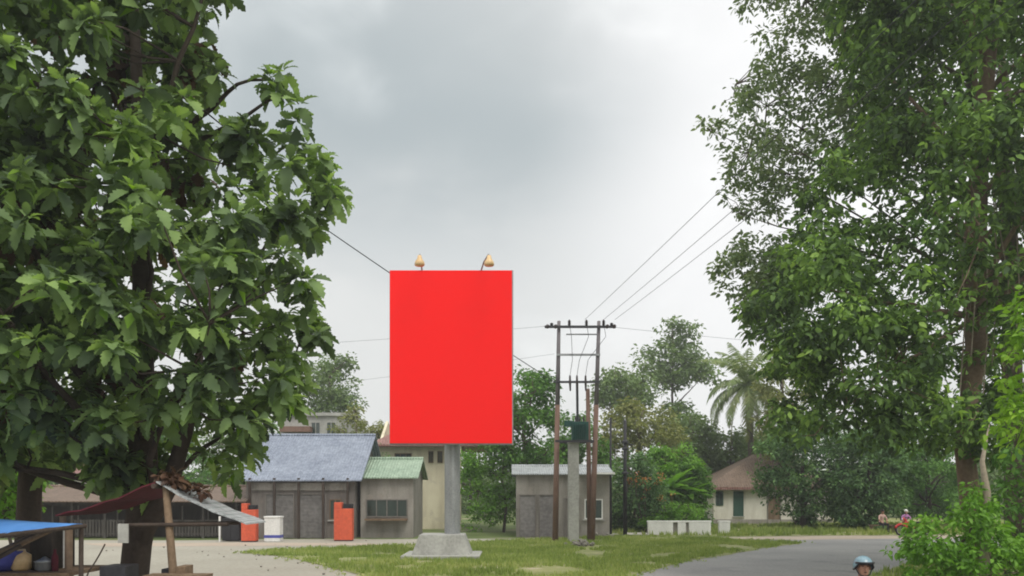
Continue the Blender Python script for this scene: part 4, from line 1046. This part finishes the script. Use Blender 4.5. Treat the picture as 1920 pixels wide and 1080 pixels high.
# bright foliage close at the right edge
LM = [(1915, 540), (2200, 500), (2200, 860), (1900, 850), (1860, 800), (1862, 760), (1900, 735), (1862, 700), (1875, 640), (1905, 620)]
xx = P(2040, 0, 12).x
tree('young_tree', 'bright lime green young tree at the right edge of the view', 'tree', (xx, 12, 0), LM, 12, 330, 14, .22, .12, OVAL, M['leaf_lime'], M['bark'],
     [Vector((xx, 12, 0)), Vector((xx, 12, 2)), Vector((xx - .2, 12, 4))], [.1, .08, .04], 31, T_=1, Rm=1.2, ns=1.2, thr=-.15, nl=8, r0=.04, twigs=120, tr=.01)
DG = [(1880, 830), (1960, 800), (2300, 800), (2300, 1040), (1930, 1030), (1885, 1000), (1860, 930)]
xx = P(2050, 0, 19).x
tree('bush', 'dark green bush between the thick trunk and the right edge', 'bush', (xx, 19, 0), DG, 19, 420, 14, .3, .15, OVAL, M['leaf_mid'], M['bark'],
     [Vector((xx, 19, 0)), Vector((xx, 19, 1.5)), Vector((xx, 19, 3))], [.1, .08, .04], 33, T_=1.5, Rm=2, ns=1, thr=-.2, nl=8, r0=.04, twigs=100, tr=.012)
BB = [(1705, 1090), (1688, 1052), (1700, 1030), (1690, 1005), (1715, 985), (1740, 965), (1775, 975), (1800, 930), (1825, 905), (1860, 945), (1880, 985), (1905, 1010), (1960, 1040), (1980, 1130), (1800, 1150)]
xx = P(1800, 0, 17).x
tree('bush', 'bright green leafy bush at the foot of the tall tree at bottom right', 'bush', (xx, 17, 0), BB, 17, 560, 12, .2, .13, OVAL, M['leaf_bright'], M['bark'],
     [Vector((xx, 17, 0)), Vector((xx, 17, .7)), Vector((xx, 17, 1.4))], [.06, .05, .02], 35, T_=.9, Rm=1, ns=1.6, thr=-.18, nl=9, r0=.025, twigs=160, tr=.008,
     extra=[P(1668, 1030, 17), P(1675, 1034, 17), P(1690, 1040, 17)])
q = P(1846, 945, 17); o = MB().tube([(q.x - .1, 17, 0), (q.x - .06, 17, .6), (q.x + .03, 17, 1.3), (q.x - .02, 17, 1.8), q + Vector((.05, 0, .25)), q + Vector((-.05, 0, .9)), q + Vector((.1, 0, 1.7))], [.13, .11, .105, .10, .075, .05, .01], 10).build('dead_trunk', M['bark_pale'], smooth=True)
tag(o, 'pale bare dead trunk rising behind the bright green bush', 'tree trunk')
vn = MB()
for k in range(7):
    x = P(1800 + k * 20, 0, 21.7).x; z0 = rnd.uniform(4, 6); vn.tube([(x, 21.7, z0), (x + .1, 21.6, z0 + 2.2), (x + rnd.uniform(-.2, .3), 21.9, z0 + 5)], .018, 5)
o = vn.build('hanging_vines', M['bark_pale']); tag(o, 'thin pale vines hanging beside the thick trunk at right', 'vines', kind='stuff')

# dark rounded trees in front of the white house
for (poly, D, n, lb, sd2, mt) in (
    ([(1422, 900), (1430, 830), (1465, 785), (1520, 772), (1570, 790), (1595, 870), (1590, 970), (1530, 992), (1490, 960), (1435, 950)], 54, 560, 'rounded dark tree partly hiding the white house', 41, 'leaf_mango'),
    ([(1560, 860), (1600, 800), (1660, 805), (1700, 880), (1685, 960), (1630, 985), (1575, 988)], 52.5, 460, 'dense dark tree right of the one hiding the white house', 42, 'leaf_mango'),
    ([(1650, 830), (1700, 790), (1780, 800), (1830, 880), (1830, 975), (1720, 962), (1665, 955)], 56, 420, 'dark tree with olive top above the seated people', 43, 'leaf_mid')):
    bx_ = P(sum(p[0] for p in poly) / len(poly), 0, D).x
    tree('mango_tree', lb, 'tree', (bx_, D, 0), poly, D, n, 24, .55, .26, SIMPLE, M[mt], M['bark_dark'], [Vector((bx_, D, 0)), Vector((bx_ + .1, D, 1.2)), Vector((bx_, D, 3)), Vector((bx_, D, 5))], [.22, .19, .15, .06], sd2,
         T_=2.2, Rm=2.5, ns=.6, thr=-.35, clump=(7, .5), nl=8, r0=.08, twigs=60, group='dark trees before the house', up=.3)

# background trees
def bgtree(name, label, poly, D, n, seed, mt='leaf_far', per=22, spread=.8, size=.4, thr=-.25, T_=3, Rm=3.5, bark='bark', tz=None, cat='tree', r=.22, group=None, ns=.5, base_px=None, nl=9, twigs=70, holes=(), clump=None):
    cx = base_px or sum(p[0] for p in poly) / len(poly); bx_ = P(cx, 0, D).x; top = P(0, min(p[1] for p in poly), D).z
    tree(name, label, cat, (bx_, D, 0), poly, D, n, per, spread, size, SIMPLE, M[mt], M[bark],
         [Vector((bx_, D, 0)), Vector((bx_ + .15, D, top * .3)), Vector((bx_ - .1, D, top * .6)), Vector((bx_, D, top * .88))], [r, r * .8, r * .55, r * .2], seed, T_=T_, Rm=Rm, ns=ns, thr=thr, nl=nl, r0=r * .4, twigs=twigs, tr=.03, group=group, up=.2, holes=holes, clump=clump or (5, spread * .8))
bgtree('shade_tree', 'tall layered tree on the skyline between the transformer poles and the palm',
       [(1172, 655), (1200, 620), (1230, 598), (1262, 592), (1300, 610), (1322, 640), (1310, 668), (1340, 690), (1335, 730), (1290, 745), (1300, 800), (1335, 850), (1320, 900), (1230, 860), (1235, 720), (1205, 690)], 84, 420, 51, thr=-.1, ns=.33, spread=.85, size=.45, per=20, clump=(9, .9), base_px=1262)
bgtree('shade_tree', 'darker flat-topped tree just right of the transformer poles', [(1118, 715), (1140, 695), (1175, 692), (1215, 705), (1240, 725), (1225, 760), (1170, 790), (1125, 770)], 78, 150, 52, spread=.9, size=.45, thr=-.15, mt='leaf_far')
bgtree('bushy_tree', 'olive brown bushy tree behind the two dark poles', [(1130, 790), (1160, 765), (1200, 755), (1250, 770), (1275, 800), (1265, 860), (1200, 880), (1130, 870)], 62, 260, 53, 'leaf_brown', spread=.6, size=.3)
bgtree('bushy_tree', 'pale green tree between the tall skyline tree and the palm', [(1262, 790), (1300, 770), (1340, 800), (1350, 870), (1322, 930), (1260, 920), (1250, 850)], 72, 240, 54, 'leaf_far', spread=.7, size=.35)
bgtree('bushy_tree', 'low tree behind the brown roof of the white house', [(1335, 860), (1370, 830), (1420, 810), (1500, 800), (1530, 870), (1420, 900), (1340, 900)], 76, 200, 55, 'leaf_far', spread=.8, size=.4)
bgtree('leafy_tree', 'dense green tree right behind the billboard, left of the transformer poles', [(940, 720), (965, 700), (1000, 697), (1030, 712), (1045, 760), (1055, 860), (1000, 880), (930, 880), (900, 800)], 50, 420, 56, 'leaf_mid', spread=.55, size=.27)
bgtree('leafy_tree', 'mid green tree behind the transformer, between its poles', [(1030, 800), (1060, 770), (1105, 780), (1140, 820), (1150, 890), (1040, 890)], 56, 200, 57, 'leaf_mid', spread=.55, size=.27)
bgtree('grey_green_tree', 'tall greyish tree standing above the grey concrete building', [(560, 700), (585, 672), (625, 662), (660, 680), (672, 730), (690, 770), (665, 800), (620, 790), (560, 785), (530, 760)], 74, 260, 58, 'leaf_far', spread=.75, size=.36, thr=-.12)
bgtree('feathery_tree', 'feathery olive tree thinning to bare twigs left of the billboard', [(640, 790), (665, 755), (705, 775), (722, 800), (715, 820), (705, 850), (650, 870), (600, 850), (620, 810)], 60, 190, 59, 'leaf_brown', spread=.5, size=.24, thr=-.1)
bgtree('bush', 'bright green shrub beneath the right corner of the billboard', [(866, 850), (890, 836), (930, 832), (975, 838), (1040, 845), (1040, 985), (870, 990)], 49.6, 420, 60, 'leaf_bright', spread=.4, size=.2, cat='bush', r=.1, T_=.5, Rm=1.5)
bgtree('bush', 'green shrub between the green kiosk and the grey-brown shop', [(640, 850), (690, 835), (720, 845), (735, 880), (640, 890)], 50, 150, 61, 'leaf_mid', spread=.45, size=.22, cat='bush', r=.1, T_=1.2, Rm=1.5)
bgtree('hedge_tree', 'dark green tree behind the black pole and the orange flowers', [(1140, 880), (1180, 850), (1220, 860), (1240, 920), (1240, 985), (1150, 1000), (1135, 940)], 50.5, 330, 62, 'leaf_mango', spread=.45, size=.22, r=.1, T_=1.5, Rm=1.5)
bgtree('hedge_tree', 'mid green thicket tree left of the white house', [(1235, 880), (1280, 860), (1320, 880), (1335, 940), (1322, 985), (1240, 985)], 55, 330, 63, 'leaf_mid', spread=.45, size=.24, r=.1, T_=1.5, Rm=1.5)
bgtree('bush', 'low light green bush just above the long white parapet', [(1205, 975), (1240, 950), (1300, 948), (1325, 965), (1325, 992), (1210, 992)], 49, 160, 64, 'leaf_bright', spread=.3, size=.17, cat='bush', r=.06, T_=.8, Rm=1)
bgtree('bush', 'small green bush at the wall corner under the dark tree', [(1455, 985), (1465, 965), (1495, 958), (1515, 975), (1510, 990)], 55, 60, 65, 'leaf_mid', spread=.25, size=.17, cat='bush', r=.05, T_=.5, Rm=1)
bgtree('bush', 'young bright green plant at far left above the blue tarpaulin', [(-60, 900), (0, 885), (40, 870), (75, 900), (70, 960), (20, 975), (-60, 975)], 22, 150, 66, 'leaf_bright', per=10, spread=.25, size=.2, cat='bush', r=.06, T_=.8, Rm=1)
bgtree('leafy_tree', 'pale yellow-green tree right beside the coconut palm', [(1425, 700), (1470, 655), (1530, 700), (1530, 850), (1440, 860), (1415, 790)], 64, 240, 78, 'leaf_brown', spread=.6, size=.3)
bgtree('bushy_tree', 'soft grey-green tree below the palm fronds', [(1300, 830), (1340, 800), (1400, 790), (1440, 820), (1440, 900), (1310, 930)], 73, 220, 79, 'leaf_far', spread=.7, size=.35)
# trees seen low behind the market stall and far beyond
specs = [(-160, 790, 170, 70), (20, 780, 150, 66), (170, 800, 130, 72), (300, 770, 150, 68), (430, 790, 120, 74), (520, 800, 100, 80), (760, 845, 120, 90), (880, 838, 120, 92), (1600, 800, 160, 80), (1760, 790, 170, 78), (1930, 800, 170, 75), (2080, 780, 170, 72)]
lbs = ['far left tree beyond the market stall, outermost', 'second tree from the left beyond the market stall', 'tree behind the pinkish tiled roof', 'broad tree beyond the market stall behind the trunk', 'tree beyond the right end of the market stall',
       'tree at the left side of the grey concrete building', 'low far tree seen left of the cream house', 'low far tree at the right side of the cream house', 'far tree between the two dark rounded trees', 'far tree seen above the seated people',
       'far tree seen behind the thick trunk at right', 'far tree beyond the right edge bush']
for i, ((cx, top, wd_, D), lb) in enumerate(zip(specs, lbs)):
    h = 975 - top
    poly = [(cx + wd_ * .6 * math.cos(a) * (1 + .12 * math.sin(3 * a + i)), top + h / 2 - h / 2 * math.sin(a) * (1 + .06 * math.sin(5 * a + i))) for a in [2 * PI * k / 18 for k in range(18)]]
    bgtree('distant_tree', lb, poly, D, 230, 80 + i, ('leaf_mid', 'leaf_far', 'leaf_mango')[i % 3], per=20, spread=.9, size=.42, thr=-.4, group='far trees along the horizon', nl=6, twigs=30)
# far-off wood on the horizon: reads as one mass
rng = random.Random(9); pts = []
for k in range(5200):
    x = rng.uniform(-150, 190); y = rng.uniform(105, 135); h = 5.0 + 2.6 * noise.noise(Vector((x * .05, y * .03, 2))) + 1.2 * noise.noise(Vector((x * .2, 0, 5)))
    pts.append(Vector((x, y, rng.uniform(0, 1) ** .7 * h)))
o = leaves('distant_wood', pts, 14, 1.6, .8, SIMPLE, M['leaf_far'], None, 90, up=.2); tag(o, 'low line of far-off woodland closing the horizon', 'woodland', kind='stuff')

# coconut palm
def palm(px, cy, D, label, seed):
    rn = random.Random(seed); c = P(px, cy, D); r = empty('coconut_palm', (c.x + .5, D, 0), label, 'palm')
    MB().tube([(c.x + .5, D, 0), (c.x + .45, D, c.z * .4), (c.x + .2, D, c.z * .8), tuple(c)], [.34, .27, .24, .22], 10).build('trunk', M['bark'], r, smooth=True)
    for k in range(40):
        a = k * 2.399 + rn.uniform(-.3, .3); el = R(90 - 3.5 * k + rn.uniform(-10, 10)); L_ = rn.uniform(4.2, 5.6); dr = rn.uniform(4.5, 8.5)
        p = Vector(c); pts_ = [p.copy()]; d_el = el
        for j in range(12):
            d = Vector((math.cos(a) * math.cos(d_el), math.sin(a) * math.cos(d_el), math.sin(d_el))); p = p + d * L_ / 12; pts_.append(p.copy()); d_el -= R(dr + 2 * (j > 4)); a += rn.uniform(-.04, .04)
            d_el = max(d_el, R(-86))
        mb = MB(); mb.tube(pts_, [.05 * (1 - .9 * j / 12) for j in range(13)], 5)
        side = Vector((-math.sin(a), math.cos(a), 0))
        for j in range(2, 60):
            t = j / 60 * 12; i = min(11, int(t)); q = pts_[i].lerp(pts_[i + 1], t - i); fw = (pts_[i + 1] - pts_[i]).normalized()
            ll = .9 * math.sin(PI * min(1, (j + 6) / 66)) + .1
            for s in (-1, 1):
                tip = q + side * s * ll * .62 + fw * ll * .45 + Vector((0, 0, -ll * rn.uniform(.3, .75))); wv = fw * rn.uniform(.02, .045)
                if rn.random() < .12: continue
                m_ = (q + tip) / 2 + Vector((0, 0, .05))
                mb.add([q - wv, q + wv, m_ + wv * 1.3, tip, m_ - wv * 1.3], [(0, 1, 2, 4), (4, 2, 3)])
        f = mb.build('frond', M['leaf_palm'] if k < 35 else M['leaf_brown'], r)
    nu = MB()
    for k in range(7): nu.ball(c + Vector((.25 * math.cos(k * .9), .25 * math.sin(k * .9), -.25)), .14, (1, 1, 1.2), 8)
    nu.build('coconuts', M['leaf_mid'], r)
palm(1400, 722, 68, 'coconut palm with drooping fronds above the house roof', 3)

bgtree('bush', 'bright yellow-green thicket rising behind the long parapet', [(1188, 900), (1200, 860), (1225, 838), (1262, 850), (1290, 832), (1312, 870), (1318, 960), (1195, 960)], 54.5, 330, 77, 'leaf_bright', spread=.4, size=.26, cat='bush', r=.08, T_=.8, Rm=1.5)
# banana plants left of the house, orange flowers
def banana(px, D, h, label, seed):
    x = P(px, 0, D).x; r = empty('banana_plant', (x, D, 0), label, 'plant', 'banana plants beside the house')
    MB().tube([(x, D, 0), (x + .05, D, h * .5)], [.13, .08], 8).build('stem', M['leaf_brown'], r)
    rg = np.random.default_rng(seed); n = 16
    a = np.arange(n) * 2.4; el = np.linspace(1.3, .35, n); d = np.stack([np.cos(a) * np.cos(el), np.sin(a) * np.cos(el), np.sin(el)], 1)
    scatter('leaves', BANANA, np.tile(np.array([[x + .05, D, h * .48]], np.float32), (n, 1)), frames(d, rg, .2), rg.uniform(.28, .42, n) * h, M['leaf_bright'], r)
banana(1225, 52, 4.6, 'leftmost banana plant behind the long parapet', 1); banana(1258, 53, 5.2, 'tallest banana plant, in the middle of the row', 2); banana(1290, 54, 4.6, 'rightmost banana plant, nearest the white house', 3)
r_ = random.Random(3); pp = [P(r_.gauss(1205, 18), r_.gauss(903, 6), 48.6 + r_.uniform(0, .8)) for _ in range(26)] + [P(r_.gauss(1240, 10), r_.gauss(935, 4), 48.8) for _ in range(6)]
fb = empty('flower_bush', (P(1210, 0, 49).x, 49.2, 0), 'bush with orange-red flowers beside the black pole', 'bush')
mb = MB()
for q in pp[::3]: mb.tube([(P(1210, 0, 49).x, 49.2, 0), q - Vector((0, -.1, .5)), q], [.03, .02, .008], 5)
mb.build('stems', M['bark'], fb); leaves('flowers', pp, 8, .2, .13, SIMPLE, M['petal'], fb, 5, up=-.3)['kind'] = 'stuff'
pl = [q - Vector((r_.uniform(-.3, .3), -.2, r_.uniform(.2, 1.8))) for q in pp for _ in range(7)]
leaves('foliage', pl, 10, .28, .18, OVAL, M['leaf_mango'], fb, 6)

# dry leaves and twigs lying on the canopy ridge
r_ = random.Random(8); dl = [P(r_.uniform(300, 385), 900, 11.6 + r_.uniform(0, .5)) for _ in range(45)]
dl = [Vector((q.x, q.y, max(2.72 - abs(q.x - ra.x) * .42, 2.2) + abs(r_.gauss(0, .035)))) for q in dl]
o = leaves('dry_leaves', dl, 4, .07, .13, BREAD, M['dead_leaf'], None, 12, up=.1); tag(o, 'heap of dry brown leaves lying on the canopy stall roof', 'dead leaves', kind='stuff')

# ================================================================ air
hz = MB().bx(-215, 215, -8, 220, -1, 40).build('haze', mat('haze', lambda t: None)); hz['kind'] = 'stuff'
ht = hz.active_material.node_tree; vo = ht.nodes.new('ShaderNodeOutputMaterial'); pv = ht.nodes.new('ShaderNodeVolumePrincipled')
pv.inputs['Color'].default_value = (.93, .95, .97, 1); pv.inputs['Density'].default_value = .0011; pv.inputs['Anisotropy'].default_value = .2
ht.links.new(pv.outputs[0], vo.inputs['Volume']); S.cycles.volume_bounces = 0

r_ = random.Random(31); st = MB()
for k in range(120):
    e = r_.random()
    a = Vector(ISL[r_.choice([0, 1, 2, 3, 17, 18, 16])] if e < .5 else G(r_.uniform(150, 1150), r_.uniform(1016, 1045)))
    x, y = a[0] + r_.gauss(0, 1.6), a[1] + r_.gauss(0, 1.0)
    if y < 20: continue
    rr = r_.uniform(.015, .06); st.ball((x, y, .02 + rr * .3), rr, (1, r_.uniform(.6, 1), .6), 5)
o = st.build('loose_stones', M['rubble']); tag(o, 'loose stones and grit scattered over the dusty lot', 'stones', kind='stuff')
r_ = random.Random(33); pl = []
for k in range(420):
    a = ISL[r_.randrange(len(ISL))]; b = ISL[(ISL.index(a) + 1) % len(ISL)]; t = r_.random()
    pl.append(Vector((a[0] + (b[0] - a[0]) * t + r_.gauss(0, .28), a[1] + (b[1] - a[1]) * t + r_.gauss(0, .2), .03)))
o = leaves('edge_weeds', pl, 9, .09, .08, SIMPLE, M['grass'], None, 95, up=-.8); tag(o, 'straggling weeds along the ragged edge of the grass island', 'weeds', kind='stuff')
